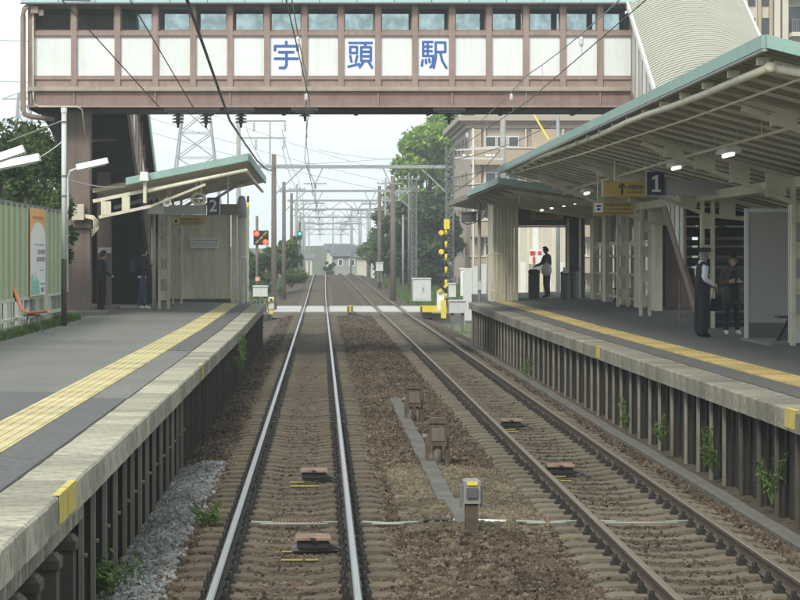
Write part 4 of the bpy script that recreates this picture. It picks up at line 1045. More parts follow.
# convex mirror hung under the left canopy
YM = 65.2; mx_, mz_ = PX(198.5, YM), PZ(199, YM)
mi = thing('convex_mirror', 'oval white rimmed mirror hung from two rods under the left canopy', 'mirror', (mx_, YM, mz_ - 0.17))
b = MB(); b.lathe([(0.13, -0.02), (0.2, -0.02), (0.21, 0.03), (0.16, 0.08), (0, 0.09)], (mx_, YM, mz_), 24, axis='y', sy=0.85); b.build('rim', M['cream'], mi, smooth=True)
b = MB(); b.lathe([(0, -0.05), (0.08, -0.035), (0.13, -0.012), (0.14, 0.0)], (mx_, YM, mz_), 24, axis='y', sy=0.85); b.build('mirror_glass', M['mirror'], mi, smooth=True)
for dx in (-0.06, 0.07):
    b = MB(); b.tube([(mx_ + dx, YM + 0.05, mz_ + 0.12), (mx_ + dx, YM + 0.05, PZ(177, YM))], 0.02, 6); b.build('rod', M['cream'], mi)
# floodlight head and loudspeaker on the left canopy
fl = thing('floodlight', 'white floodlight above the end of the left canopy arm', 'floodlight', (PX(143, 63.8), 63.8, PZ(186, 63.8)))
b = MB(); b.prism([(PX(140, 63.8), PZ(181, 63.8)), (PX(149, 63.8), PZ(181, 63.8)), (PX(148, 63.8), PZ(172, 63.8)), (PX(141, 63.8), PZ(172, 63.8))], 'y', 63.6, 63.9); b.build('housing', M['white'], fl)
b = MB(); b.tube([(PX(145, 63.8), 63.8, PZ(181, 63.8)), (PX(145, 63.8), 63.8, PZ(203, 63.8))], 0.05, 8); b.build('stand', M['cream'], fl)
sp = thing('loudspeaker', 'small white horn loudspeaker under the left canopy beam', 'loudspeaker', (PX(167, 64.6), 64.6, PZ(205, 64.6)))
b = MB(); b.lathe([(0.12, -0.12), (0.11, -0.1), (0.05, 0.05), (0.05, 0.12), (0, 0.12)], (PX(167, 64.6), 64.6, PZ(202.5, 64.6)), 14, axis='y'); b.build('horn', M['white'], sp, smooth=True)
b = MB(); b.tube([(PX(167, 64.6), 64.65, PZ(201, 64.6)), (PX(167, 64.6), 64.65, PZ(196, 64.6))], 0.02, 6); b.build('bracket', M['cream'], sp)

# ------------------------------------------------------------------ left fence, poster, chair, lamps
FX = -6.3
fe = thing('fence', 'pale green ribbed sheet fence on an open frame behind the left platform', 'fence', (FX, 50, 1.05))
Y = 33.0; k = 0
while Y < 59.8:
    b = MB(); w = 0.86
    pr = [(FX - 0.02, Y + .01)]
    for q in range(4):
        y0 = Y + 0.01 + q * (w - .02) / 4; pr += [(FX + 0.0, y0 + 0.02), (FX + 0.0, y0 + 0.15), (FX - 0.02, y0 + 0.17)]
    pr += [(FX - 0.02, Y + w - .01), (FX - 0.045, Y + w - .01), (FX - 0.045, Y + .01)]
    b.prism(pr, 'z', 1.74, 3.66); b.build('fence_sheet', M['green_fence'], fe)
    b = MB(); b.box(FX + 0.004, FX + 0.05, Y + w, Y + w + 0.06, 1.71, 3.68); b.build('batten', M['green_pale'], fe)
    b = MB(); b.box(FX - 0.12, FX - 0.03, Y + w - 0.03, Y + w + 0.09, 0.9, 3.6); b.build('post', M['frame_grey'], fe)
    if k % 2 == 0:
        b = MB(); b.bar((FX - 0.02, Y + 0.3, 1.05), (FX - 0.05, Y + 0.3, 1.71), 0.1, 0.07); b.build('post', M['frame_grey'], fe)
    Y += w + 0.06; k += 1
for z in (1.70, 3.68, 1.3):
    b = MB(); b.box(FX - 0.03, FX + 0.03, 33, 59.9, z - 0.035, z + 0.035); b.build('rail', M['green_pale'] if z != 3.68 else M['steel_dark'], fe)
po = thing('poster', 'tall orange and white advertising poster on the green fence above the orange chair', 'poster', (FX + 0.06, 54, 1.75))
ya, yb_ = 52.5, 55.4; xp = FX + 0.055
b = MB(); b.box(xp, xp + 0.02, ya, yb_, 1.72, 3.64); b.build('board', mat('poster_orange', (0.75, 0.42, 0.13), 0.5, 0.08, 1), po)
ym = (ya + yb_) / 2
def wallprint(name, poly, m, dx): b = MB(); b.prism([(y, z) for y, z in poly], 'x', xp + 0.02, xp + 0.02 + dx); return b.build(name, m, po)
arc = [(ym + 1.42 * math.cos(t), 2.92 + 0.42 * math.sin(t)) for t in np.linspace(0, math.pi, 20)]
wallprint('white_field', [(ya + 0.03, 1.74), (yb_ - 0.03, 1.74)] + arc, M['white'], 0.003)
r_ = random.Random(3); sk = [(ya + 0.05, 1.76)]
for i in range(9): sk += [(ya + 0.05 + i * 0.17, 2.0 + r_.random() * 0.5 * (1 - i / 10)), (ya + 0.05 + (i + .8) * 0.17, 2.0 + r_.random() * 0.4 * (1 - i / 10))]
sk += [(ya + 1.7, 1.76)]
wallprint('green_print', sk, mat('poster_green', (0.22, 0.55, 0.42), 0.5, 0.1, 2), 0.005)
pm = mat('poster_ink', (0.09, 0.10, 0.10), 0.5, 0.05, 3)
b = MB()
for row, (z0, z1, y0, y1) in enumerate(((2.62, 2.74, ym - .15, yb_ - .2), (2.46, 2.58, ym - .3, yb_ - .2), (2.82, 2.86, ym - .8, yb_ - .3), (1.94, 2.0, ym + .4, yb_ - .2), (1.78, 1.9, ym + .5, yb_ - .3), (2.26, 2.29, ym + .3, yb_ - .6))):
    y = y0
    while y < y1:
        w = r_.uniform(0.06, 0.15); b.box(xp + 0.02, xp + 0.0255, y, y + w, z0 + r_.uniform(0, .03), z1); y += w + r_.uniform(0.04, 0.1)
b.build('print', pm, po)
b = MB(); y = ya + 0.4
while y < yb_ - 0.4: b.box(xp + 0.02, xp + 0.0235, y, y + 0.14, 3.40, 3.47); y += 0.2
b.build('print', mat('poster_red', (0.55, 0.16, 0.06), 0.5, 0.05, 3), po)
# orange moulded seat
cxx, cyy = -6.02, 50.4; cz = 1.03
ch = thing('orange_chair', 'orange moulded plastic seat standing before the green fence', 'seat', (cxx, cyy, cz))
prof = [(-0.34, 0.98), (-0.31, 0.99), (-0.2, 0.66), (-0.12, 0.46), (0.0, 0.385), (0.28, 0.41), (0.40, 0.43), (0.42, 0.405)]
b = MB(); n = 7
for (x, z) in prof:
    for j in range(n):
        t = j / (n - 1) * 2 - 1; b.v.append((cxx + x, cyy + t * 0.24, cz + z + 0.035 * t * t * (1 if x > -.1 else .3)))
b.v += [(x, y, z - 0.022) if i > 20 else (x - 0.022, y, z) for i, (x, y, z) in enumerate(list(b.v))]
N_ = len(prof) * n
for i in range(len(prof) - 1):
    for j in range(n - 1):
        a = i * n + j; b.f.append((a, a + n, a + n + 1, a + 1)); b.f.append((N_ + a, N_ + a + 1, N_ + a + n + 1, N_ + a + n)); b.m += [0, 0]
for i in range(len(prof) - 1):
    for j in (0, n - 1): a = i * n + j; b.f.append((a, N_ + a, N_ + a + n, a + n) if j == 0 else (a, a + n, N_ + a + n, N_ + a)); b.m.append(0)
for j in range(n - 1):
    for i in (0, len(prof) - 1): a = i * n + j; b.f.append((a, a + 1, N_ + a + 1, N_ + a) if i == 0 else (a, N_ + a, N_ + a + 1, a + 1)); b.m.append(0)
b.build('seat', M['orange'], ch, smooth=True)
b = MB(); b.box(cxx - 0.1, cxx + 0.25, cyy - 0.03, cyy + 0.03, cz + 0.33, cz + 0.37); b.build('frame', M['steel_dark'], ch)
for x, dx in ((0.0, -0.1), (0.16, 0.14)):
    b = MB(); b.tube([(cxx + x, cyy, cz + 0.34), (cxx + x + dx, cyy, cz)], 0.02, 6); b.build('leg', M['steel_dark'], ch)

def lamp_arm(t, x, y, z, L, ang):
    b = MB(); ca, sa = math.cos(ang), math.sin(ang)
    d = Vector((ca, 0, sa)); u = Vector((-sa, 0, ca))
    p0 = Vector((x, y, z)); p1 = p0 + d * L
    vs = []
    for p in (p0, p1):
        for yy, uu in ((-0.16, -0.05), (0.16, -0.05), (0.1, 0.08), (-0.1, 0.08)): vs.append(p + Vector((0, yy, 0)) + u * uu)
    b.add(vs, [(3, 2, 1, 0), (4, 5, 6, 7), (0, 1, 5, 4), (1, 2, 6, 5), (2, 3, 7, 6), (3, 0, 4, 7)]); hs = b.build('lamp_housing', M['white'], t)
    b = MB(); b.tube([p0 + d * 0.06 - u * 0.06, p1 - d * 0.06 - u * 0.06], 0.018, 6); b.build('tube', M['white'], hs)
YP = 55.5; xp_ = PX(64, YP)
lp = thing('lamp_post', 'pale grey platform lamp post with dark lower half beside the green fence', 'lamp post', (xp_, YP, 1.02))
b = MB(); b.tube([(xp_, YP, PZ(259, YP)), (xp_, YP, PZ(112, YP))], 0.058, 12); b.lathe([(0.068, 0), (0.068, 0.12), (0, 0.13)], (xp_, YP, PZ(113, YP)), 12); b.build('pole', M['grey_light'], lp, smooth=True)
b = MB(); b.tube([(xp_, YP, 0.98), (xp_, YP, PZ(259, YP) - .002)], 0.066, 12); b.build('sleeve', M['wood_dark'], lp, smooth=True)
b = MB(); b.tube([(xp_ + 0.06, YP, PZ(215, YP)), (PX(68, YP), YP, PZ(205, YP)), (PX(68, YP), YP, PZ(178, YP)), (PX(70, YP), YP, PZ(171, YP)), (PX(78, YP), YP, PZ(168, YP))], 0.025, 8); b.build('arm', M['grey_light'], lp, smooth=True)
lamp_arm(lp, PX(77, YP), YP, PZ(168, YP), 0.72, 0.22)
for z in (PZ(122, YP), PZ(176, YP), PZ(196, YP)):
    b = MB(); b.lathe([(0.07, -.02), (0.07, .02)], (xp_, YP, z), 12); b.build('band', M['steel_dark'], lp)
lp2 = thing('lamp_post', 'platform lamp post at the left edge of the photo with two white lamp heads', 'lamp post', (-5.95, 42, 1.0))
b = MB(); b.tube([(-5.95, 42, 0.98), (-5.95, 42, 5.6)], 0.058, 12); b.build('pole', M['grey_light'], lp2, smooth=True)
lamp_arm(lp2, -5.75, 41.6, PZ(164, 41.6), 0.75, 0.33); lamp_arm(lp2, -5.72, 43.0, PZ(167, 43), 0.8, 0.2)
b = MB(); b.tube([(-5.92, 42, 4.6), (-5.8, 41.6, 4.22), (-5.72, 41.6, 4.2)], 0.02, 6); b.tube([(-5.92, 42, 4.6), (-5.8, 43, 4.2), (-5.7, 43, 4.18)], 0.02, 6); b.build('arm', M['grey_light'], lp2)
# thin sagging service wires on the left
def wire(name, label, pts, r, m=None, n=6, cat='wire', sag=0.0, seg=10, group=None):
    P = []
    for a, c in zip(pts[:-1], pts[1:]):
        a, c = Vector(a), Vector(c)
        for i in range(seg): f = i / seg; p = a.lerp(c, f); p.z -= sag * 4 * f * (1 - f); P.append(p)
    P.append(Vector(pts[-1])); b = MB(); b.tube(P, r, n); return tag(b.build(name, m or M['wire']), label, cat, group)
wire('service_wire', 'thin pale wire sagging from the left edge to the lamp post top', [(-7.6, 55, 4.6), (xp_, YP, PZ(140, YP))], 0.012, M['grey_light'], sag=0.25)
wire('service_wire', 'thin pale wire from the lamp post to the left canopy arm', [(xp_, YP, PZ(178, YP)), (PX(125, 63.8), 63.8, PZ(187, 63.8))], 0.014, M['grey_light'], sag=0.08)
wire('service_wire', 'thin wire sloping from the lamp post top down behind the green fence', [(xp_, YP, PZ(120, YP)), (-7.3, 57, PZ(142, 57))], 0.014, M['steel'])

# ------------------------------------------------------------------ right platform: back wall, shelter panels, bench, bins
bw = thing('station_wall', 'cream pillared wall with dark windows along the back of the right platform', 'wall', (9.3, 76, 1.1))
for Y, w in ((66.5, .5), (70, .55), (74, .5), (78, .45), (81.5, .5)):
    b = MB(); b.box(9.0, 9.2, Y - w, Y + w, 1.0, 4.3); b.build('pillar', M['cream'], bw)
for y0, y1 in ((67.0, 69.45), (70.55, 73.5), (74.5, 77.55), (78.45, 81.0)):
    b = MB(); b.box(9.18, 9.24, y0 + .01, y1 - .01, 3.05, 4.2); wq = b.build('window', M['glass_dark'], bw)
    b = MB(); b.box(9.12, 9.2, y0 + .02, y1 - .02, 2.95, 3.04); b.build('sill', M['cream'], wq)
    for z in (1.35, 2.05, 2.6):
        b = MB(); b.box(9.1, 9.15, y0 + .01, y1 - .01, z - 0.035, z + 0.035); b.build('rail', M['cream_grey'], bw)
    b = MB(); b.box(9.1, 9.16, (y0 + y1) / 2 - .05, (y0 + y1) / 2 + .05, 1.1, 2.94); b.build('post', M['cream_grey'], bw)
    b = MB(); b.box(9.3, 9.34, y0, y1, 1.0, 2.9); b.build('back_sheet', M['grey_dark'], bw)
dw = thing('station_wall', 'dark brown wall with a door frame facing the far end of the right platform', 'wall', (8.65, 86, 1.15))
b = MB(); b.box(PX(566, 84), 9.05, 84.0, 84.2, 1.1, 4.25); b.build('wall', M['wood_dark'], dw)
for px in (567, 579):
    b = MB(); b.box(PX(px, 83.9), PX(px + 2, 83.9), 83.9, 83.98, 1.1, 3.9); b.build('door_frame', M['cream_grey'], dw)
b = MB(); b.box(6.2, 8.45, 84.0, 84.25, PZ(225.5, 84), 4.3); b.build('lintel', M['grey_dark'], dw)
b = MB(); b.box(6.2, 8.45, 83.97, 84.0, PZ(227.5, 84), PZ(225.8, 84)); b.build('trim', M['cream'], dw)
ex = thing('exit_board', 'ochre exit board on the dark lintel at the far end of the right platform', 'sign', (PX(546, 83.8), 83.8, PZ(220, 83.8)))
board(MB(), 531, 563, 211, 220, 83.8, 0.1).build('board', M['ochre_sign'], ex); print_rows(ex, 536, 556, [(212.6, 215.4), (217, 218)], 83.8, M['brown_sign'], 17)
wb = thing('waiting_shelter', 'cream corrugated shelter box at the far corner of the right platform', 'shelter', (6.2, 84, 1.1))
x0, x1 = PX(493, 83), PX(514.5, 83); x = x0
while x < x1 - 0.05:
    b = MB(); b.prism([(x, 83.0), (x + 0.06, 83.0), (x + 0.075, 83.04), (x + 0.115, 83.04), (x + 0.115, 83.08), (x, 83.08)], 'z', 1.05, PZ(204, 83)); b.build('wall_rib', M['cream'], wb); x += 0.12
b = MB(); b.box(x1 - 0.0, x1 + 0.12, 82.95, 83.1, 1.05, PZ(204, 83)); b.build('post', M['cream'], wb)
b = MB(); b.box(x0, x0 + 0.05, 83.1, 85.5, 1.05, PZ(204, 83)); b.build('side_wall', M['cream'], wb)
b = MB(); b.box(x0 + 0.05, x1, 85.45, 85.5, 1.05, PZ(204, 83)); b.build('back_wall', M['cream'], wb)
b = MB(); b.box(x0 - .03, x1 + .1, 83.0, 85.5, PZ(204, 83) + 0.004, PZ(202, 83)); b.build('roof', M['grey_light'], wb)
hr = thing('handrail', 'pale tubular railing in front of the cream corrugated shelter box', 'handrail', (PX(497, 82), 82.2, 1.05))
b = MB(); yy = 82.2; za, zb_ = PZ(254, yy), PZ(297, yy)
b.tube([(PX(487, yy), yy, zb_ - .1), (PX(487, yy), yy, za - .05), (PX(488.5, yy), yy, za), (PX(505, yy), yy, za), (PX(506.5, yy), yy, za - .05), (PX(506.5, yy), yy, zb_ - .1)], 0.022, 8)
for px in (492, 497, 502): b.tube([(PX(px, yy), yy, za), (PX(px, yy), yy, zb_ - .1)], 0.012, 6)
b.tube([(PX(487, yy), yy, PZ(290, yy)), (PX(506.5, yy), yy, PZ(292, yy))], 0.015, 6); b.build('rail', M['cream'], hr, smooth=True)
def bin_(px, py, Y, w, h, lab, lid):
    x = PX(px, Y); z = zR(x, Y); t = thing('trash_bin', lab, 'trash bin', (x, Y, z))
    b = MB(); b.lathe([(0, 0), (w * .92, 0), (w, 0.04), (w, h * .8), (w * .94, h * .82), (w * .94, h * .84)], (x, Y, z), 18); b.build('drum', M['grey_dark'], t)
    b = MB(); b.lathe([(w * .98, h * .84), (w * 1.02, h * .86), (w * 1.02, h * .95), (w * .5, h), (0, h)], (x, Y, z), 18); b.build('lid', M['black'], t)
    if lid:
        b = MB(); b.box(x - .1, x + .1, Y - w - 0.02, Y - w + .03, z + h * .92, z + h * 1.12); b.build('notice', M['grey_light'], t)
    b = MB(); b.box(x - w * .5, x + w * .5, Y - w - 0.012, Y - w * .8, z + h * .88, z + h * .93); b.build('slot', M['insul'], t)
bin_(534, 298, 85.2, 0.2, 1.02, 'dark drum trash bin just left of the standing man with the white bag', False)
bin_(565.5, 300, 83, 0.17, 0.95, 'dark trash bin with a pale notice right of the standing man', True)
bin_(574, 300, 83.2, 0.19, 1.1, 'taller dark trash bin against the brown wall', False)
# bench with pale slatted back
YBn = 76; xbn = PX(628, YBn)
bn = thing('bench', 'dark framed platform bench with pale slats against the cream pillared wall', 'bench', (xbn, YBn, zR(xbn, YBn)))
zb0 = zR(xbn, YBn)
for k in range(3):
    b = MB(); b.box(PX(631, YBn), PX(640, YBn), YBn + 0.25, YBn + 0.29, zb0 + 0.5 + k * 0.13, zb0 + 0.59 + k * 0.13); b.build('back_slat', M['cream'], bn)
for k in range(3):
    b = MB(); b.box(PX(613, YBn), PX(640, YBn), YBn - 0.2 + k * 0.14, YBn - 0.09 + k * 0.14, zb0 + 0.41, zb0 + 0.45); b.build('seat_slat', M['wood_dark'], bn)
for px in (617, 628, 638):
    b = MB(); x = PX(px, YBn); b.bar((x - .12, YBn - .15, zb0), (x + .05, YBn, zb0 + 0.4), 0.05, 0.05); b.bar((x + .15, YBn + .15, zb0), (x, YBn, zb0 + 0.4), 0.05, 0.05); b.build('leg', M['black'], bn)
# wind-break panels of the near waiting area
def windbreak(lab, Y, xa_, xb_, h, band):
    t = thing('windbreak_panel', lab, 'windbreak', ((xa_ + xb_) / 2, Y, zR(xa_, Y))); z = zR(xa_, Y)
    b = MB(); b.box(xa_, xa_ + 0.07, Y - 0.035, Y + 0.035, z - .02, z + h); b.build('post', M['grey_light'], t)
    b = MB(); b.box(xb_ - .07, xb_, Y - 0.035, Y + 0.035, z - .02, z + h); b.build('post', M['grey_light'], t)
    b = MB(); b.box(xa_ + .072, xb_ - .072, Y - 0.03, Y + 0.03, z + h - 0.07, z + h - .002); b.build('rail', M['grey_light'], t)
    b = MB(); b.box(xa_ + .072, xb_ - .072, Y - 0.012, Y + 0.012, z + 0.32, z + h - 0.075); b.build('pane', M['acrylic'], t)
    b = MB(); b.box(xa_ + .072, xb_ - .072, Y - 0.014, Y + 0.014, z + 0.02, z + 0.315); b.build('kick_plate', M['grey_dark' if not band else 'grey_light'], t)
    if band:
        b = MB(); b.box(xa_ + .072, xb_ - .072, Y - 0.022, Y - 0.013, z + 0.40, z + 0.47); b.build('band', M['green_pale'], t)
windbreak('grey framed windbreak panel behind the waiting seats beside the woman', 45.0, PX(744.5, 45), PX(744.5, 45) + 1.6, 2.42, False)
windbreak('nearest grey windbreak panel with a pale green band at the right edge', 42.4, PX(788.5, 42.4), PX(788.5, 42.4) + 2.2, 2.42, True)
b = MB(); b.box(PX(744.5, 45) - .05, 10.5, 42.2, 45.1, 0.97, zR(8.2, 44) + 0.03); b.build('concrete_pad', M['concrete_base'], PR)
b0x, b0y = PX(783, 43.6), 43.6; bz0 = zR(b0x, 43.6) + 0.03
bs = thing('bench', 'dark bench half hidden between the two grey windbreak panels', 'bench', (b0x + .6, b0y, bz0))
b = MB(); b.box(b0x - 0.12, b0x + 1.3, b0y - 0.2, b0y + 0.2, bz0 + 0.40, bz0 + 0.44); b.build('seat', M['wood_dark'], bs)
for dx in (0.02, 1.1):
    b = MB(); b.bar((b0x + dx - .12, b0y, bz0), (b0x + dx + .1, b0y, bz0 + .4), 0.05, 0.05); b.bar((b0x + dx - .12, b0y - .2, bz0 + .03), (b0x + dx + .1, b0y + .15, bz0 + .03), 0.04, 0.04); b.build('leg', M['black'], bs)
# brown stair-foot railing
rl = thing('railing', 'brown barred railing left of the conductor at the foot of the right staircase', 'railing', (PX(685, 55), 55, zR(8, 55)))
zz = zR(8, 55)
for px in (679.5, 683, 687, 690.5):
    b = MB(); x = PX(px, 55); b.tube([(x, 55, zz - .02), (x, 55, PZ(280, 55))], 0.02 if px in (679.5, 690.5) else 0.012, 6); b.build('bar', M['mauve_dark'], rl)
for py in (280, 317):
    b = MB(); b.bar((PX(679, 55), 55, PZ(py, 55)), (PX(691, 55), 55, PZ(py, 55)), 0.04, 0.035); b.build('rail', M['mauve_dark'], rl)

# ------------------------------------------------------------------ lineside equipment between and on the tracks
def at_ground(px, py, z): Y = (EYE - z) * F / (py - 256); return PX(px, Y), Y
def post_box(px, py, lab, kind):
    x, Y = at_ground(px, py, -0.14); z = -0.2
    t = thing('trackside_box', lab, 'trackside box', (x, Y, z))
    if kind == 'single':
        b = MB(); b.box(x - 0.065, x + 0.065, Y - 0.07, Y + 0.07, z, 0.14, c=0.01); b.build('post', M['rust_box'], t)
        b = MB(); b.box(x - 0.085, x + 0.085, Y - 0.1, Y + 0.1, 0.141, 0.38, c=0.02); bo = b.build('box', M['grey_mid'], t)
        b = MB(); b.box(x - 0.05, x + 0.055, Y - 0.115, Y - 0.101, 0.325, 0.36); b.build('yellow_mark', M['yellow'], bo)
        b = MB(); b.box(x - 0.055, x + 0.055, Y - 0.13, Y - 0.101, 0.2, 0.3); b.build('label_plate', M['grey_dark'], bo)
        for s in (-1, 1):
            b = MB(); b.box(x + s * 0.088, x + s * 0.115, Y - 0.05, Y + 0.05, 0.1, 0.32); b.build('clamp', M['steel_dark'], bo)
    else:
        w = 0.13
        for s in (-1, 1):
            b = MB(); b.box(x + s * w - 0.03, x + s * w + 0.03, Y - 0.04, Y + 0.04, z, 0.22); b.build('leg', M['rust_box'], t)
        b = MB()
        if kind == 'pipe': b.tube([(x, Y, z), (x, Y, 0.16)], 0.06, 10)
        else: b.tube([(x - .05, Y - .03, 0.1), (x - .07, Y - .05, z)], 0.025, 6); b.tube([(x + .05, Y - .03, 0.1), (x + .07, Y - .05, z)], 0.025, 6)
        b.build('cable_duct', M['mast_brown'], t, smooth=True)
        b = MB(); b.box(x - 0.11, x + 0.12, Y - 0.1, Y + 0.1, 0.10, 0.40, c=0.02); b.prism([(x - .13, .40), (x + .13, .40), (x + .1, .47), (x - .1, .47)], 'y', Y - .12, Y + .12); bo = b.build('box', M['rust_box'], t)
        b = MB(); b.box(x - 0.08, x + 0.09, Y - 0.115, Y - 0.101, 0.17, 0.34); b.build('cover', M['mast_brown'], bo)
        b = MB(); b.lathe([(0.03, -.04), (0.035, 0), (0.03, .03), (0, .03)], (x - .16, Y, .22), 8, axis='x'); b.build('gland', M['steel_dark'], bo)
    b = MB(); b.box(x - 0.28, x + 0.3, Y - 0.13, Y + 0.1, -0.24, -0.155, c=0.02); b.build('footing', M['concrete_base'], t)
post_box(471.5, 531, 'nearest grey trackside box with a yellow mark on a square concrete post', 'single')
post_box(437.5, 464, 'middle rusty trackside box on two legs with a thick cable duct', 'pipe')
post_box(414, 421, 'farthest and smallest rusty trackside box on two legs between the tracks', 'legs')
ct = thing('cable_trough', 'line of concrete cable trough lids linking the trackside boxes', 'cable trough', (1.47, 33, -0.2))
Y = 24.8
while Y < 46:
    b = MB(); xx = 1.40 + rng.uniform(-.012, .012) + (0.06 if Y < 27 else 0); b.box(xx - 0.1, xx + 0.1, Y + .006, Y + 0.6 - .006, -0.25, -0.085 + rng.uniform(-.008, .008), c=0.01); b.build('lid', M['kerb'], ct); Y += 0.6
def beacon(px, py, lab):
    x, Y = at_ground(px, py, -0.04); t = thing('track_beacon', lab, 'track beacon', (x, Y, -0.15), 'track beacons between the rails')
    b = MB(); b.box(x - 0.17, x + 0.17, Y - 0.16, Y + 0.16, -0.055, -0.02, c=0.012); lid = b.build('cover', M['rust_lid'], t)
    b = MB(); b.box(x - 0.025, x + 0.025, Y - 0.175, Y - 0.161, -0.06, -0.03); b.build('latch', M['black'], lid)
    b = MB(); b.box(x - 0.15, x + 0.15, Y - 0.12, Y + 0.14, -0.13, -0.056); b.build('body', M['black'], t)
    b = MB(); b.box(x - 0.2, x + 0.24, Y - 0.05, Y + 0.05, -0.165, -0.131); b.build('base_bar', M['steel_dark'], t)
    b = MB(); b.tube([(x + .15, Y - .1, -.1), (x + .24, Y - .16, -.12), (x + .34, Y - .2, -.17)], 0.018, 6); b.build('cable', M['black'], t)
    tr_ = trackL if x < 1.5 else trackR; fx = tl if x < 1.5 else tr; n_ = 0
    for s in list(tr_.children):
        if s.name.startswith('sleeper') and s.type == 'MESH' and len(s.data.vertices) < 100:
            sy = wloc(s).y
            if Y - 1.0 < sy < Y + 0.5 and n_ < 2:
                q = MB(); dx = x - fx(sy) - 0.05; zt_ = -0.188 if abs(dx) < .25 else -.178
                q.box(dx - 0.24, dx + 0.1, -0.112, -0.08, zt_ + 0.004, zt_ + 0.014); q.build('yellow_mark', M['yellow_worn'], s, local=True); n_ += 1
beacon(314, 470, 'rusty lidded beacon in the left track, the farther one')
beacon(313, 537, 'rusty lidded beacon in the left track, the nearer one')
beacon(511, 420, 'rusty lidded beacon in the right track, the farther one')
beacon(560, 465, 'rusty lidded beacon in the right track, the nearer one')
# cross-track cable conduit with spiral guard
yc = 25.15
cc = thing('track_cable', 'pale conduit with spiral guard crossing under both tracks at rail level', 'cable', (1.5, yc, -0.15))
b = MB()
for x0, x1, z in ((-0.72, 0.22, -.1), (0.42, 1.0, -.1), (2.0, 2.65, -.09), (2.8, 3.8, -.09)): b.tube([(x0, yc, z - .03), ((x0 + x1) / 2, yc + .01, z - .045), (x1, yc, z - .03)], 0.012, 8); b.tube([(x0 + .1, yc - .1, z - .04), (x1 - .15, yc - .1, z - .04)], 0.010, 8)
b.build('conduit', M['frame_grey'], cc, smooth=True)
for xa_, xb_ in ((-0.5, 0.05), (3.02, 3.55)):
    pts = [(xa_ + (xb_ - xa_) * i / 120, yc + 0.02 * math.cos(i * 0.9), -0.125 + 0.02 * math.sin(i * 0.9)) for i in range(121)]
    b = MB(); b.tube(pts, 0.007, 5); b.build('spiral_guard', M['rust_lid'], cc)
b = MB(); b.tube([(1.05, yc, -.11), (1.35, yc, -.11)], 0.02, 8); b.build('sleeve', M['black'], cc)
b = MB(); b.tube([(1.36, yc, -.11), (1.9, yc + .05, -.13)], 0.018, 8); b.build('sleeve', M['white'], cc, smooth=True)
b = MB(); b.box(2.3, 2.33, yc - .11, yc + .04, -.16, -.06); b.build('clip', M['rust_lid'], cc)

# ------------------------------------------------------------------ level crossing
rd = MB(); rd.box(-60, -2.3, 114.8, 126.2, -0.75, -0.14); rd.box(5.2, 60, 114.8, 126.2, -0.75, -0.1); tag(rd.build('road', M['road'], local=True), kind='structure')
lc = tag(MB().box(-2.3, 5.2, 114.8, 126.2, -0.3, -0.03).build('crossing_base', M['concrete_base'], local=True), kind='structure')
for x0, x1 in ((-2.25, -0.98), (-0.72, 0.16), (0.42, 1.5), (1.52, 2.62), (2.88, 3.78), (4.06, 5.1)):
    for k in range(6):
        b = MB(); y0 = 114.9 + k * 1.87; b.box(x0, x1, y0 + .01, y0 + 1.85, -0.03, 0.012 + 0.02 * (k / 5), c=0.01); b.build('crossing_panel', M['crossing'], lc)
def guard(lab, xa_, xb_, Y, z0, z1):
    t = thing('crossing_edge_guard', lab, 'edge guard', ((xa_ + xb_) / 2, Y, z0))
    b = MB(); b.prism([(xa_, z0), (xb_, z0), (xb_ - .06, z1), (xa_ + .06, z1)], 'y', Y - 0.1, Y + 0.3); b.build('rail', M['yellow'], t)
    for x in (xa_ + .1, xb_ - .1):
        b = MB(); b.box(x - .04, x + .04, Y - 0.13, Y - 0.101, z0 - .3, z1 - .02); b.build('bracket', M['grey_dark'], t)
guard('yellow edge guard of the crossing left of the left track', PX(241, 114.4), PX(268, 114.4), 114.4, -0.02, 0.3)
guard('small yellow edge guard of the crossing between the two tracks', PX(346, 114.4), PX(354, 114.4), 114.4, -0.02, 0.28)
guard('yellow edge guard of the crossing right of the right track', PX(419, 114.4), PX(447, 114.4), 114.4, -0.02, 0.28)
def striped(lab, px, ytop, ybase, Y, grp=None, r=0.06):
    x = PX(px, Y); zt_, zb_ = PZ(ytop, Y), PZ(ybase, Y); t = thing('crossing_post', lab, 'crossing post', (x, Y, zb_))
    n = max(4, int((zt_ - zb_) / 0.3))
    for k in range(n):
        b = MB(); a0, a1 = zb_ + (zt_ - zb_) * k / n, zb_ + (zt_ - zb_) * (k + 1) / n; b.tube([(x, Y, a0), (x, Y, a1)], r, 10); b.build('band', M['yellow' if k % 2 else 'black'], t, smooth=True)
    return t, x
t, x = striped('yellow and black crossing post behind the left shelter', 248, 196, 304, 117)
t, x = striped('yellow and black crossing post beside the dark mast on the right', 446, 222, 305, 117)
b = MB(); b.box(x - .1, x + .17, 116.9, 117.1, PZ(229, 117), PZ(219, 117)); b.build('warning_box', M['yellow'], t)
for py in (233, 252):
    b = MB(); b.lathe([(0, -.2), (.1, -.2), (.14, 0), (0, .02)], (x - .22, 117, PZ(py, 117)), 12, axis='y'); b.build('lamp', M['yellow'], t)
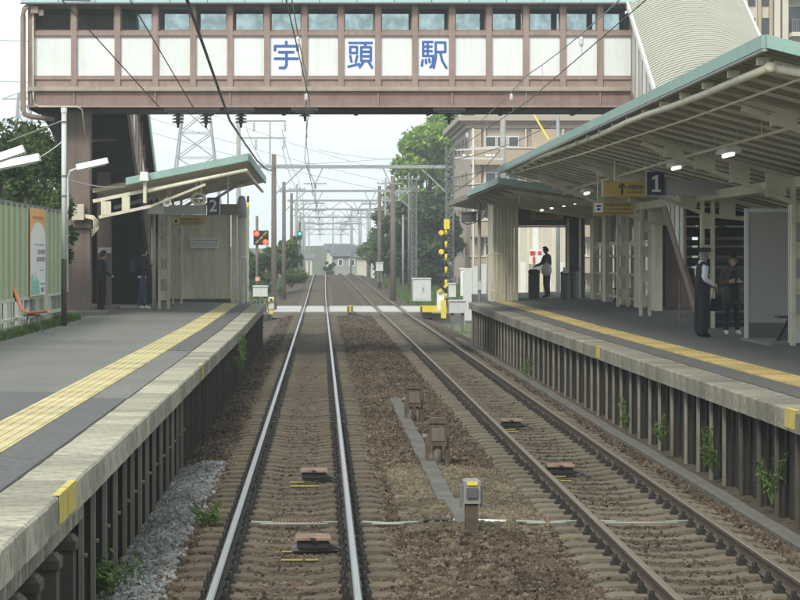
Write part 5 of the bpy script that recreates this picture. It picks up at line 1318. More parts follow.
# crossing lamps low, barrier machines
bmach = thing('barrier_machine', 'white crossing barrier machine with yellow and black cross arms on the right', 'barrier machine', (PX(440, 112), 112, -0.2))
b = MB(); b.box(PX(437, 112), PX(444, 112), 111.8, 112.3, PZ(310, 112), PZ(291, 112), c=.03); b.build('cabinet', M['white'], bmach)
b = MB(); b.bar((PX(438, 111.7), 111.7, PZ(292, 112)), (PX(448, 111.7), 111.7, PZ(284, 112)), .1, .12); b.build('arm', M['yellow'], bmach)
b = MB(); b.bar((PX(439, 111.64), 111.62, PZ(283, 112)), (PX(447, 111.6), 111.62, PZ(293, 112)), .06, .12); b.build('arm', M['black'], bmach)
b = MB(); b.box(PX(441, 111.7), PX(446, 111.7), 111.5, 111.8, PZ(318, 112), PZ(300, 112)); b.build('stand', M['yellow'], bmach)
bm2 = thing('barrier_machine', 'yellow and black crossing barrier machine on the left near the striped post', 'barrier machine', (PX(271, 113), 113, -0.3))
b = MB(); b.box(PX(268.5, 113), PX(274, 113), 112.9, 113.3, PZ(309, 113), PZ(297, 113), c=.03); b.build('cabinet', M['grey_light'], bm2)
for k in range(6):
    b = MB(); b.bar((PX(262 + 2 * k, 112.8), 112.8, PZ(302 - k * .5, 113)), (PX(264 + 2 * k, 112.8), 112.8, PZ(301.5 - k * .5, 113)), .08, .1); b.build('arm_band', M['yellow' if k % 2 else 'black'], bm2)
b = MB(); b.box(PX(269.5, 113), PX(273, 113), 112.95, 113.25, PZ(314, 113), PZ(309, 113) - .002); b.build('stand', M['yellow'], bm2)
# special signal for train crews: dark square, two red lamps
YG = 110; xg = PX(257, YG)
sg = thing('obstacle_signal', 'dark square signal with two lit red lamps on a post by the left track', 'signal', (xg, YG, -0.1))
b = MB(); b.tube([(xg, YG, -0.3), (xg, YG, PZ(216, YG))], 0.06, 10); b.build('post', M['mast_brown'], sg, smooth=True)
b = MB(); b.box(PX(253.6, YG), PX(268.6, YG), YG - 0.16, YG - 0.08, PZ(245, YG), PZ(230.6, YG)); pl_ = b.build('plate', M['black'], sg)
for px, py, m in ((256.8, 233.8, 'red_light'), (265.6, 242, 'red_light'), (265.2, 233.6, 'brown_sign'), (257.2, 241.8, 'brown_sign'), (261.2, 237.8, 'brown_sign')):
    if m == 'red_light':
        b = MB(); b.lathe([(0.115, -0.04), (0.115, 0.0)], (PX(px, YG), YG - 0.165, PZ(py, YG)), 14, axis='y'); b.lathe([(0, -.05), (0.06, -.045), (0.1, -.03), (0.11, 0)], (PX(px, YG), YG - 0.165, PZ(py, YG)), 14, axis='y'); b.build('lamp', M['red_light'], sg, smooth=True)
    else:
        b = MB(); b.bar((PX(px - 1.6, YG), YG - 0.17, PZ(py + 1.6, YG)), (PX(px + 1.6, YG), YG - 0.17, PZ(py - 1.6, YG)), 0.02, 0.07); b.build('bar_lamp', M['ochre_sign'], sg)
b = MB(); b.box(PX(255.4, YG), PX(259.6, YG), YG - 0.1, YG - 0.062, PZ(281, YG), PZ(277, YG)); b.build('tag_plate', mat('pink_tag', (0.7, 0.35, 0.3), .6), sg)
def cabinet(lab, px0, px1, py0, py1, Y, legs, m='grey_light', dpt=0.5, door=True):
    x0, x1 = PX(px0, Y), PX(px1, Y); zt_, zb_ = PZ(py0, Y), PZ(py1, Y); zg = PZ(legs, Y) if legs else zb_
    t = thing('control_cabinet', lab, 'cabinet', ((x0 + x1) / 2, Y + dpt / 2, zg))
    b = MB(); b.box(x0, x1, Y, Y + dpt, zb_, zt_ - .06, c=.02); b.prism([(x0 - .04, zt_ - .058), (x1 + .04, zt_ - .058), (x1, zt_), (x0, zt_)], 'y', Y - .05, Y + dpt + .03); bd = b.build('body', M[m], t)
    if door:
        xm = (x0 + x1) / 2; b = MB(); b.box(x0 + .05, xm - .015, Y - 0.02, Y - .001, zb_ + .08, zt_ - .12); b.build('door', M[m], t); b = MB(); b.box(xm + .015, x1 - .05, Y - 0.02, Y - .001, zb_ + .08, zt_ - .12); dd = b.build('door', M[m], t)
        b = MB(); b.box(xm + .04, xm + .08, Y - 0.045, Y - .021, (zb_ + zt_) / 2 - .1, (zb_ + zt_) / 2 + .1); b.build('handle', M['grey_dark'], dd)
    if legs:
        for x in (x0 + .12, x1 - .12):
            b = MB(); b.box(x - .06, x + .06, Y + .1, Y + dpt - .1, zg - .2, zb_ - .002); b.build('leg', M['steel_dark'], t)
    return t
cabinet('large white control cabinet right of the right track beyond the crossing', 413, 431, 278, 301, 130, None, 'grey_light', 0.9)
cabinet('grey trackside box on two legs below the dark mast at the right platform end', 449.5, 466, 300, 313, 100, 327, 'grey_light', .5, False)
cabinet('small grey box strapped to the dark mast right of the crossing', 449, 456, 283, 297, 115, None, 'grey_light', .4, False)
cabinet('pale box on legs below the red lamp signal on the left', 253, 267.5, 285.5, 296.5, 108, 303, 'grey_light', .5, False)
cabinet('slim white cabinet near the end of the right platform', 461, 467, 268, 296, 108, None, 'white', .5, False)
cabinet('grey relay box on a dark post beside the right track in the distance', 376, 383, 262, 271, 170, 279, 'grey_light', .4, False)
wf_ = thing('panel_fence', 'white panel fence between the crossing and the right platform end', 'fence', (6.6, 106, -0.3))
for k in range(6):
    b = MB(); x = PX(464, 106) + k * 0.36; b.box(x, x + 0.35, 106, 106.05, -0.2, PZ(268 - 2 * min(k, 3), 106)); b.build('panel', M['grey_light'], wf_)
for k in range(4):
    b = MB(); x = PX(464, 106) + k * 0.7; b.box(x - .04, x + .04, 106.06, 106.14, -0.4, 1.9); b.build('post', M['grey_light'], wf_)
# pole with boxes at the right platform end
YE = 86; xe_ = PX(479.5, YE)
ep = thing('equipment_pole', 'grey pole with a dark box and pale lamp at the right platform end', 'pole', (xe_, YE, -0.3))
b = MB(); b.tube([(xe_, YE, -0.3), (xe_, YE, PZ(192, YE))], 0.06, 10); b.build('pole', M['concrete'], ep, smooth=True)
b = MB(); b.box(PX(461.5, YE), PX(476, YE), YE - .2, YE + .2, PZ(222, YE), PZ(212.5, YE)); b.box(PX(460.5, YE), PX(477, YE), YE - .24, YE + .24, PZ(213.4, YE), PZ(211.5, YE)); b.build('dark_box', M['grey_dark'], ep)
b = MB(); b.prism([(PX(482, YE), PZ(218, YE)), (PX(491, YE), PZ(217, YE)), (PX(492, YE), PZ(207, YE)), (PX(486, YE), PZ(208, YE))], 'y', YE - .2, YE + .1); b.build('lamp', M['grey_light'], ep)
b = MB(); b.tube([(PX(462, YE), YE, PZ(222, YE)), (PX(467, YE), YE, PZ(224.5, YE)), (PX(474, YE), YE, PZ(223, YE)), (xe_, YE, PZ(219, YE))], .02, 6); b.build('cable', M['wire'], ep)
b = MB(); b.box(PX(477, YE), PX(482, YE), YE - .12, YE - .07, PZ(290, YE), PZ(281, YE)); b.build('tag_plate', M['grey_light'], ep)

# ------------------------------------------------------------------ overhead line: portals, masts, wires
def portal(Y, xl, xr, zb, mast_l, mast_r, lab, truss=False, top_l=0.6, top_r=0.6, ext_l=0.0, ext_r=0.0, v_hang=False):
    z0 = tz(Y) - 0.6; dz = tz(Y); zb = zb
    t = thing('catenary_portal', lab, 'catenary portal', ((xl + xr) / 2, Y, z0), 'catenary portals over the tracks')
    for x, m, tp, sg_ in ((xl, mast_l, top_l, 1), (xr, mast_r, top_r, -1)):
        b = MB()
        if m == 'lattice':
            for dx in (-.17, .17):
                for dy in (-.17, .17): b.box(x + dx - .035, x + dx + .035, Y + dy - .035, Y + dy + .035, z0, zb + tp)
            z = z0 + .2; k = 0
            while z < zb + tp - .3:
                b.bar((x - .17, Y - .2, z), (x + .17, Y - .2, z + .32), .03, .05); b.bar((x + .17, Y + .2, z), (x - .17, Y + .2, z + .32), .03, .05); b.bar((x - .19, Y - .2, z), (x + .19, Y - .2, z), .03, .05); z += .34
            b.build('mast', M['steel_dark'], t)
        else:
            b.tube([(x, Y, z0), (x, Y, zb + tp)], 0.145, 10, r1=0.11); b.build('mast', M[m], t, smooth=True)
        b = MB(); b.bar((x + sg_ * .1, Y, zb - 1.3), (x + sg_ * 1.4, Y, zb - .06), .06, .06); b.build('brace', M['steel'], t)
    b = MB(); b.bar((xl - ext_l, Y, zb), (xr + ext_r, Y, zb), 0.14, 0.16); b.build('beam', M['steel'], t)
    if truss:
        b = MB(); w = xr - xl; zz = zb - .75
        b.bar((xl, Y, zz), (xr, Y, zz), .08, .08)
        for k in range(4): b.bar((xl + w * k / 4, Y, zb), (xl + w * (k + .5) / 4, Y, zz), .05, .05); b.bar((xl + w * (k + .5) / 4, Y, zz), (xl + w * (k + 1) / 4, Y, zb), .05, .05)
        b.build('lower_chord', M['steel'], t)
    for xc in (tl(Y), tr(Y)):
        b = MB()
        if v_hang and xc > 1:
            pass
        b.tube([(xc - .35, Y, zb - .08), (xc - .02, Y, zb - .8)], .025, 5); b.tube([(xc + .35, Y, zb - .08), (xc + .02, Y, zb - .8)], .025, 5); b.build('hanger', M['steel'], t)
        b = MB(); z = zb - .8; pr = [(0.02, .02)]
        for k in range(3): pr += [(.03, -k * .09), (.1, -.03 - k * .09), (.03, -.06 - k * .09)]
        b.lathe(pr, (xc, Y, z), 8); b.bar((xc - .55, Y, z - .02), (xc + .55, Y, z - .02), .03, .06); b.tube([(xc, Y, z - .2), (xc, Y, 5.15 + dz)], .015, 5); b.build('insulator', M['steel'], t)
    return t
pk = [(118, -2.27, 6.2, 6.9, 'mast_brown', 'lattice', 'first catenary portal with a dark lattice mast just beyond the station'),
      (162, -2.45, 6.15, 6.9, 'mast_brown', 'lattice', 'second catenary portal down the line'),
      (199, -2.4, 5.9, 7.1, 'mast_brown', 'mast_brown', 'third catenary portal down the line'),
      (236, -2.4, 5.6, 7.1, 'steel', 'steel', 'fourth catenary portal down the line'),
      (272, -2.3, 5.2, 6.9, 'steel', 'steel', 'fifth catenary portal down the line'),
      (308, -2.3, 4.8, 6.7, 'steel', 'steel', 'sixth catenary portal at the crest'),
      (345, -2.3, 4.4, 6.4, 'steel', 'steel', 'farthest catenary portal beyond the crest')]
for k, (Y, a, c, z, m1, m2, lab) in enumerate(pk):
    portal(Y, a, c, z, m1, m2, lab, truss=k >= 2, ext_l=1.6 if k == 0 else .3, ext_r=.3 if k else 0.4, top_r=1.0 if k == 0 else .8)
# other masts
def mast(lab, px, ytop, Y, m, r=0.15, base=None, extra=None):
    x = PX(px, Y); z0 = (tz(Y) - .6) if base is None else base; t = thing('utility_pole', lab, 'utility pole', (x, Y, z0))
    b = MB(); b.tube([(x, Y, z0), (x, Y, PZ(ytop, Y))], r, 12, r1=r * .75); b.build('pole', M[m], t, smooth=True)
    if extra: extra(t, x, Y)
    return t
mast('brown pole right of the right track beyond the white control cabinet', 393, 176, 150, 'mast_brown', .19)
def arms(t, x, Y):
    for py, x1 in ((121, 286), (138, 286)):
        b = MB(); b.bar((x - .1, Y, PZ(py, Y)), (PX(x1, Y), Y, PZ(py, Y)), .08, .08); b.build('cross_arm', M['steel'], t)
    b = MB(); b.bar((PX(270, Y), Y, PZ(121, Y)), (PX(270, Y), Y, PZ(164, Y)), .07, .07); b.build('strut', M['steel'], t)
    for px, py in ((254, 122), (285, 122), (284, 139), (256, 139)):
        b = MB(); pr = [(.02, 0)]
        for k in range(5): pr += [(.03, -.03 - k * .1), (.09, -.06 - k * .1), (.03, -.1 - k * .1)]
        b.lathe(pr, (PX(px, Y), Y, PZ(py, Y)), 8); b.build('insulator', M['grey_light'], t)
mast('tall grey pole with cross arms rising behind the left canopy', 238.5, 108, 128, 'concrete', .14, -.5, arms)
mast('thick grey pole in front of the beige apartment building', 503, 80, 120, 'concrete', .17, -.5)
mast('slim pole beside the thick grey pole before the apartment building', 558, 96, 100, 'steel', .09, -.3)
mast('dark pole with a round lamp to the right of the tracks', 379.5, 186, 185, 'mast_brown', .16)
mast('slender pale pole below the trees right of the tracks', 403, 215, 175, 'steel', .08)
for k, (px, yt, Y, m) in enumerate(((297, 184, 235, 'steel'), (303.5, 200, 300, 'steel'), (309, 214, 350, 'steel'), (333, 212, 330, 'steel'), (341, 219, 360, 'steel'), (351, 206, 300, 'steel'), (361, 210, 320, 'steel'), (370, 200, 280, 'steel'), (385.5, 178, 225, 'steel'), (399, 188, 205, 'steel'), (409, 172, 180, 'steel_dark'))):
    def ca_(t, x, Y, yt=yt, k=k):
        b = MB(); z = PZ(yt, Y) - .5
        for q in range(1 + k % 3): b.bar((x - .8, Y, z - q * .7), (x + .8, Y, z - q * .7), .07, .07)
        b.build('cross_arm', M['steel'], t)
        b = MB()
        for q in range(1 + k % 3):
            for dx in (-.7, -.25, .25, .7): b.lathe([(.03, 0), (.07, .05), (.07, .14), (0, .2)], (x + dx, Y, z + .03 - q * .7), 6)
        b.build('insulator', M['grey_light'], t)
    mast(('first', 'second', 'third', 'fourth', 'fifth', 'sixth', 'seventh', 'eighth', 'ninth', 'tenth', 'eleventh')[k] + ' from the left of the thin far poles with short cross arms', px, yt, Y, m, .11, None, ca_)
# green signal on the left
YGs = 200; xg = PX(299.5, YGs)
gs = thing('railway_signal', 'small railway signal showing green left of the tracks in the distance', 'signal', (xg, YGs, -.2))
b = MB(); b.tube([(xg, YGs, -.3), (xg, YGs, PZ(222, YGs))], .08, 8); b.build('post', M['steel_dark'], gs)
b = MB(); b.box(PX(297.3, YGs), PX(302.3, YGs), YGs - .15, YGs - .081, PZ(239.5, YGs), PZ(231.5, YGs)); b.build('plate', mat('signal_plate', (.02, .06, .045), .5), gs)
b = MB(); b.lathe([(0, -.06), (.1, -.05), (.13, 0)], (PX(299.8, YGs), YGs - .16, PZ(233.8, YGs)), 12, axis='y'); b.build('lamp', M['green_light'], gs, smooth=True)

def catenary(fx, lab_c, lab_m, side, sag_x):
    Ys = [16, 40, 64.2, 118, 162, 199, 236, 272, 308, 345]
    c, m_, d = MB(), MB(), MB()
    cp, mp = [], []
    for i in range(len(Ys) - 1):
        for k in range(8):
            f = k / 8; Y = Ys[i] + (Ys[i + 1] - Ys[i]) * f
            off = sag_x * (1 if i % 2 else -1) * (1 - 2 * f)
            z = 5.15 + tz(Y); cp.append((fx(Y) + off, Y, z))
            span = (Ys[i + 1] - Ys[i]); zz = 5.75 - 0.0022 * span * span * 4 * f * (1 - f) * 0.12 + tz(Y) - (0.2 if Y < 70 else 0)
            mp.append((fx(Y) + off * .6, Y, zz))
            if k % 2 == 1: d.tube([cp[-1], mp[-1]], .004, 4)
    c.tube(cp, .0075, 5); m_.tube(mp, .0075, 5)
    t = thing('overhead_line', lab_c, 'overhead line', (fx(40), 40, 5.15))
    c.build('contact_wire', M['steel_dark'], t); m_.build('messenger_wire', M['steel'], t); d.build('dropper', M['steel'], t)
    for Y in (31, 43, 55):
        f = min(range(len(mp)), key=lambda q: abs(mp[q][1] - Y)); p = mp[f]
        b = MB(); b.lathe([(.012, -.08), (.03, -.05), (.03, .02), (.012, .05)], (p[0], p[1], p[2] - .08), 8); b.build('clamp', M['grey_light'], t)
catenary(lambda Y: tl(Y) - 0.03, 'overhead contact and messenger wires above the left track', '', -1, .12)
catenary(lambda Y: tr(Y) - 0.02, 'overhead contact and messenger wires above the right track', '', 1, .12)
wire('feeder_cable', 'thick dark feeder cable sagging under the left part of the footbridge', [(-2.15, 25, 6.75), (-2.3, 41, 7.05), (-2.35, 50, 6.75), (-2.38, 58, 6.42), (-2.4, 64.5, 6.16), (-2.4, 77, 6.15), (-2.4, 92, 6.18), (-2.35, 104, 6.3), (-2.3, 112, 6.5), (-2.27, 118, 6.9)], .032, None, 8, 'cable', seg=4)
wire('feeder_cable', 'thin dark wire crossing the first white panels of the footbridge', [(-3.4, 36, 6.35), (-5.5, 50, 6.6), (-4.8, 63.6, 6.45)][:1] + [(PX(62, 50), 50, PZ(0, 50)), (PX(160, 63.8), 63.8, PZ(108, 63.8))][-2:], .014, None, 6, 'cable')
wire('feeder_cable', 'thin dark wire slanting across the third and fourth white panels of the footbridge', [(PX(130, 50), 50, PZ(0, 50)), (PX(193, 63.8), 63.8, PZ(107, 63.8))], .014, None, 6, 'cable')
for k, (z, xx) in enumerate(((9.75, -3.9), (9.75, -2.05), (8.85, -2.05))):
    wire('power_line', ['upper power line on the left cross arm, outer side', 'upper power line on the left cross arm, track side', 'lower power line on the left cross arm, track side'][k], [(xx, 128, z - .5), (xx + .2, 200, z - .8), (xx + .3, 290, z - .8)], .014, M['steel_dark'], 5, 'wire', sag=.5)
for k, (p0, p1) in enumerate((((452, 160), (560, 120)), ((452, 178), (560, 140)), ((452, 186), (530, 168)), ((447, 196), (500, 150)))):
    wire('power_line', ['topmost', 'second', 'third', 'lowest'][k] + ' wire from the lattice mast across the apartment building front', [(PX(p0[0], 118), 118, PZ(p0[1], 118)), (PX(p1[0], 112), 112, PZ(p1[1], 112))], .018, M['wire'], 5, 'wire', sag=.25)
gw = wire('guy_wire', 'guy wire in a yellow sleeve beside the thick grey pole', [(PX(528, 112), 112, PZ(105, 112)), (PX(549, 108), 108, PZ(140, 108))], .045, M['yellow'], 6, 'guy wire')
# cross arm with insulators before the apartment house
ca = thing('pole_cross_arm', 'horizontal steel arm with white insulators before the apartment building', 'cross arm', (PX(480, 119), 119, PZ(160, 119)))
b = MB(); b.bar((PX(455, 119), 119, PZ(150, 119)), (PX(503, 119), 119, PZ(148, 119)), .08, .08); b.bar((PX(455, 119), 119, PZ(158, 119)), (PX(503, 119), 119, PZ(159, 119)), .08, .1); b.build('arm', M['grey_light'], ca)
for px in (464, 471, 487, 490, 494):
    b = MB(); b.lathe([(.03, 0), (.09, .05), (.09, .1), (.04, .16), (0, .16)], (PX(px, 119), 119, PZ(157.5, 119)), 8); b.build('insulator', M['white'], ca, smooth=True)

# ------------------------------------------------------------------ buildings
YA = 200.0
def ax_(px): return PX(px, YA)
def az_(py): return PZ(py, YA)
ab = thing('apartment_building', 'four storey beige tiled apartment building behind the right platform', 'building', (ax_(540), 210, -0.8))
xA, xB = ax_(470), ax_(640); yB = 224
b = MB(); b.box(xA, xB, YA + .3, yB, -1, az_(126)); b.build('wall', M['tile_pink'], ab)
for py0, py1, d, m in ((116, 121, 1.0, 'tile_pink'), (121.2, 124, .6, 'mauve'), (124.2, 128, .3, 'tile_pink')):
    b = MB(); b.box(xA - d, xB + d, YA + .3 - d, yB + d, az_(py1), az_(py0)); b.build('cornice', M[m], ab)
b = MB(); b.box(xA + .6, xB - .6, YA + 1, yB - 1, az_(116), az_(112)); b.build('roof', M['grey'], ab)
for fl_, py in enumerate((129, 165, 201, 237, 273)):
    # front: balcony band, wall piers, window triplets
    b = MB(); b.box(xA + .02, xB, YA - .9, YA + .28, az_(py + 36), az_(py + 20)); b.build('balcony', M['tile_beige'], ab)
    b = MB(); b.box(xA - .05, xB, YA - 1.0, YA + .29, az_(py + 20), az_(py + 18.5)); b.build('balcony_cap', M['stucco'], ab)
    for q, px in enumerate((471, 484, 525, 531.5, 562, 600)):
        b = MB(); w = (10, 1.5, 1.5, 26, 2, 20)[q]; b.box(ax_(px), ax_(px + w), YA - .1, YA + .29, az_(py + 18.4), az_(py)); b.build('pier', M['tile_beige'] if q in (0, 3, 5) else M['stucco'], ab)
    for px in (485.6, 496.8, 508.3, 564.5, 576):
        f = MB(); f.box(ax_(px), ax_(px + 10.6), YA + .1, YA + .295, az_(py + 18.4), az_(py + 7)); wq = f.build('window', M['white'], ab)
        f = MB(); f.box(ax_(px + .8), ax_(px + 9.8), YA + .07, YA + .099, az_(py + 17.2), az_(py + 8)); f.build('pane', M['glass_dark'], wq)
    b = MB(); b.tube([(ax_(472.5), YA - 1.05, az_(py + 36)), (ax_(472.5), YA - 1.05, az_(py))], .08, 6); b.build('downpipe', M['white'], ab)
    # side wall windows facing the track
    for k in range(4):
        y0 = YA + 3.5 + k * 5.2
        f = MB(); f.box(xA - .08, xA + .05, y0, y0 + 1.7, az_(py + 18), az_(py + 5)); wq = f.build('window', M['mauve'], ab)
        f = MB(); f.box(xA - .1, xA - .081, y0 + .15, y0 + 1.55, az_(py + 17), az_(py + 6)); f.build('pane', M['glass_dark'], wq)
YB_ = 150.0
ap = thing('apartment_building', 'tall pale apartment block with dark balconies in the top right corner', 'building', (30, 156, -0.8))
def qx(px): return PX(px, YB_)
def qz(py): return PZ(py, YB_)
b = MB(); b.box(qx(742), qx(1000), YB_, YB_ + 14, -1, qz(-70)); b.build('wall', M['stucco'], ap)
for px in (744, 757, 768.5):
    b = MB(); b.box(qx(px), qx(px + 3.2), YB_ - .35, YB_ - .002, -.5, qz(-70)); b.build('pilaster', M['tile_beige'], ap)
for px in (775, 783):
    b = MB(); b.box(qx(px - 2), qx(px + 4), YB_ - .5, YB_ - .002, -.5, qz(-70)); b.build('pilaster', M['stucco'], ap)
for k in range(9):
    py = -60 + k * 38
    for px in (748.5, 762):
        f = MB(); f.box(qx(px), qx(px + 6.5), YB_ - .08, YB_ - .002, qz(py + 76 - 10), qz(py + 76 - 36)); f.build('window', M['glass_dark'], ap)
    b = MB(); b.box(qx(788), qx(880), YB_ - 1.4, YB_ - .002, qz(py + 22), qz(py + 18)); bb_ = b.build('balcony', M['stucco'], ap)
    f = MB(); f.box(qx(788), qx(880), YB_ - .06, YB_ - .003, qz(py + 17.5), qz(py - 9)); f.build('window', M['glass_dark'], ap)
    b = MB()
    for q in range(46): b.box(qx(788 + 2 * q), qx(788.7 + 2 * q), YB_ - 1.38, YB_ - 1.3, qz(py + 18), qz(py + 6))
    b.box(qx(788), qx(880), YB_ - 1.4, YB_ - 1.28, qz(py + 6), qz(py + 5)); b.build('balustrade', M['steel_dark'], bb_)
tag(ap.children[0], kind=None)
def house(lab, x0, x1, y, d, zb, ze, zr, wall, roof='roof_tile', wins=(), gable='x'):
    t = thing('house', lab, 'house', ((x0 + x1) / 2, y + d / 2, zb))
    b = MB(); b.box(x0, x1, y, y + d, zb, ze); b.build('wall', M[wall], t)
    b = MB(); o = .5
    if gable == 'x':
        ym = y + d / 2; b.prism([(y - o, ze - .05), (y + d + o, ze - .05), (ym, zr)], 'x', x0 - o, x1 + o)
    else:
        xm = (x0 + x1) / 2; b.prism([(x0 - o, ze - .05), (x1 + o, ze - .05), (xm, zr)], 'y', y - o, y + d + o)
    b.build('roof', M[roof], t)
    for (fx0, fx1, z0, z1) in wins:
        f = MB(); f.box(fx0, fx1, y - .1, y - .002, z0, z1); wq = f.build('window', M['white'], t)
        f = MB(); f.box(fx0 + .12, fx1 - .12, y - .13, y - .101, z0 + .12, z1 - .12); f.build('pane', M['glass_dark'], wq)
    return t
def hx(px, Y): return PX(px, Y)
house('grey house with broad dark tiled roof at the end of the tracks', hx(334, 330), hx(366, 330), 330, 9, -3, PZ(256, 330), PZ(245, 330), 'frame_grey', wins=((hx(338, 330), hx(343, 330), PZ(266, 330), PZ(259, 330)), (hx(349, 330), hx(355, 330), PZ(266, 330), PZ(259, 330))))
house('yellowish house gable seen just above the dark tiled roof in the distance', hx(327, 380), hx(352, 380), 380, 10, -3, PZ(250, 380), PZ(243.5, 380), 'stucco', 'roof_tile', gable='x')
house('small dark roofed house right of the far end of the tracks', hx(357, 300), hx(376, 300), 300, 9, -2, PZ(257, 300), PZ(246, 300), 'stucco', wins=((hx(365, 300), hx(369, 300), PZ(265, 300), PZ(260, 300)),))
house('pale two storey house left of the tracks near the horizon', hx(300, 420), hx(312, 420), 420, 10, -4, PZ(258, 420), PZ(254, 420), 'stucco')
house('low grey building behind the red lamp signal on the left', hx(246, 175), hx(277, 175), 175, 8, -1, PZ(271, 175), PZ(268, 175), 'frame_grey', 'steel')
house('pale warehouse seen through the opening at the right platform end', hx(511, 170), hx(580, 170), 170, 9, -1, PZ(216, 170), PZ(205, 170), 'stucco', wins=((hx(515, 170), hx(519, 170), PZ(255, 170), PZ(235, 170)),))
fw = thing('panel_fence', 'white lattice and panel fence outside the right platform exit', 'fence', (PX(545, 100), 100, -.3))
for k in range(9):
    px = 514 + k * 6.2; b = MB(); b.box(PX(px, 100), PX(px + 5.8, 100), 100, 100.06, -.3, PZ(262 if k % 3 else 225, 100)); b.build('panel', M['white' if k % 2 else 'cream'], fw)
for px in (527, 541): 
    b = MB(); b.box(PX(px, 99.8), PX(px + 2, 99.8), 99.8, 99.9, -.3, PZ(214, 99.8)); b.build('post', M['cream'], fw)
rs = thing('warning_sign', 'red and white warning boards beyond the man with the white bag', 'sign', (PX(534, 99.5), 99.5, PZ(264, 99.5)))
b = MB(); board(b, 530, 535, 251, 254.5, 99.5); board(b, 538, 541.5, 251, 254, 99.5); board(b, 533, 535, 256.5, 263, 99.5); b.build('red_board', mat('red_paint', (.6, .07, .05), .5), rs)
b = MB(); board(b, 529, 543, 249.5, 264, 99.56); b.build('white_board', M['white'], rs)
yellow_rail = None
# distant blue hills and the far-off town
hm = MB(); n = 60
for i in range(n + 1):
    x = -260 + 560 * i / n; h = 8 + 7 * math.sin(i * .35) + 4 * math.sin(i * .9 + 1)
    h *= .62; hm.v += [(x, 690, -6), (x, 690, max(2, h)), (x, 745, -6)]
for i in range(n):
    a = i * 3; hm.f += [(a, a + 3, a + 4, a + 1), (a + 1, a + 4, a + 5, a + 2)]; hm.m += [0, 0]
tag(hm.build('hills', M['grass_ground'], local=True), kind='structure')

# steel pylons far off on the left
def pylon(lab, x, Y, w0, w1, h, arms):
    t = thing('pylon', lab, 'pylon', (x, Y, -1)); b = MB(); n = 9
    def lw(f): return w0 + (w1 - w0) * f
    for sx in (-1, 1):
        for sy in (-1, 1): b.bar((x + sx * w0, Y + sy * w0, -1), (x + sx * w1, Y + sy * w1, h), .24, .24)
    for k in range(n):
        f0, f1 = k / n, (k + 1) / n; z0, z1 = -1 + (h + 1) * f0, -1 + (h + 1) * f1
        for sy in (-1, 1):
            b.bar((x - lw(f0), Y + sy * lw(f0), z0), (x + lw(f1), Y + sy * lw(f1), z1), .13, .13); b.bar((x + lw(f0), Y + sy * lw(f0), z0), (x - lw(f1), Y + sy * lw(f1), z1), .13, .13)
            b.bar((x - lw(f1), Y + sy * lw(f1), z1), (x + lw(f1), Y + sy * lw(f1), z1), .1, .1)
    b.build('tower', M['steel'], t)
    for z, L in arms:
        b = MB(); b.bar((x - L, Y, z), (x + L, Y, z), .22, .22); b.bar((x - L, Y, z), (x, Y, z + 1.4), .14, .14); b.bar((x + L, Y, z), (x, Y, z + 1.4), .14, .14); b.build('cross_arm', M['steel'], t)
pylon('wide lattice pylon seen between the dark staircase and the tracks', PX(196, 340), 340, 4.6, 1.0, 30, ((23, 6), (27, 5)))
pylon('lattice pylon above the dark trees at the left edge', PX(24, 420), 420, 3.2, 0.9, 30.5, ((21.5, 4.5), (25.5, 4.2), (29.5, 3.8)))
for k, py in enumerate((40, 81)):
    wire('power_line', ['upper pair of far power lines left of the footbridge', 'lower pair of far power lines left of the footbridge'][k], [(PX(-30, 420), 420, PZ(py - 1, 420)), (PX(30, 420), 420, PZ(py + 1.5, 420))], .07, M['steel'], 5, 'wire')

# ------------------------------------------------------------------ trees and plants
hedge_t = [(-7.35, 61.8, 4.6, 1.2, 16, 10), (-8.6, 66, 5.9, 2.2, 20, 11), (-7.7, 57.5, 4.6, 1.45, 16, 12), (-7.7, 53, 4.2, 1.3, 14, 14), (-8.7, 72, 5.9, 2.2, 18, 15)]
for k, (x, y, h, s, nc, sd) in enumerate(hedge_t):
    tree('evergreen_tree', ['dark evergreen tree behind the lamp post on the left', 'dark evergreen tree at left in front of the pylon', 'dark bushy evergreen behind the poster on the green fence', 'low dark evergreen at the left edge behind the fence', 'taller dark evergreen farther back on the left'][k], 'tree', (x, y, .3), h, s, nc + 8, 15000, .085, M['leaf_dark'], sd, 'evergreens behind the green fence', .2, .12)
bigs = [(PX(426, 230), 230, 15.0, 4.9, 'leaf_light', 'big light green tree right of the tracks under the footbridge', 21, 16000), (PX(466, 240), 240, 17.2, 5.5, 'leaf_light', 'light green tree behind the beige apartment building', 22, 12000),
        (PX(405, 235), 235, 9.5, 3.6, 'leaf_olive', 'olive green tree leaning towards the tracks on the right', 23, 9000),
        (PX(420, 195), 195, 8.0, 2.9, 'leaf_evergreen', 'dark evergreen below the big light green tree', 24, 10000), (PX(408, 205), 205, 7.2, 3.0, 'leaf_evergreen', 'dark evergreen closest to the tracks on the right', 25, 9000), (PX(436, 200), 200, 8.6, 2.0, 'leaf_evergreen', 'dark evergreen beside the lattice mast', 26, 9000),
        (PX(386, 260), 260, 6.5, 3.0, 'leaf_mid', 'mid green tree behind the slender poles in the distance', 27, 7000),
        (PX(555, 260), 260, 18.2, 6.0, 'leaf_mid', 'green tree rising above the roof of the apartment building', 28, 9000), (PX(600, 270), 270, 18.0, 6.0, 'leaf_mid', 'green tree above the right half of the apartment building', 29, 9000)]
for x, y, h, s, m, lab, sd, nl in bigs:
    tree('broadleaf_tree' if 'ever' not in m else 'evergreen_tree', lab, 'tree', (x, y, -.6), h, s, 22, nl, .26 if m != 'leaf_light' else .30, M[m], sd, None, .3, .15)
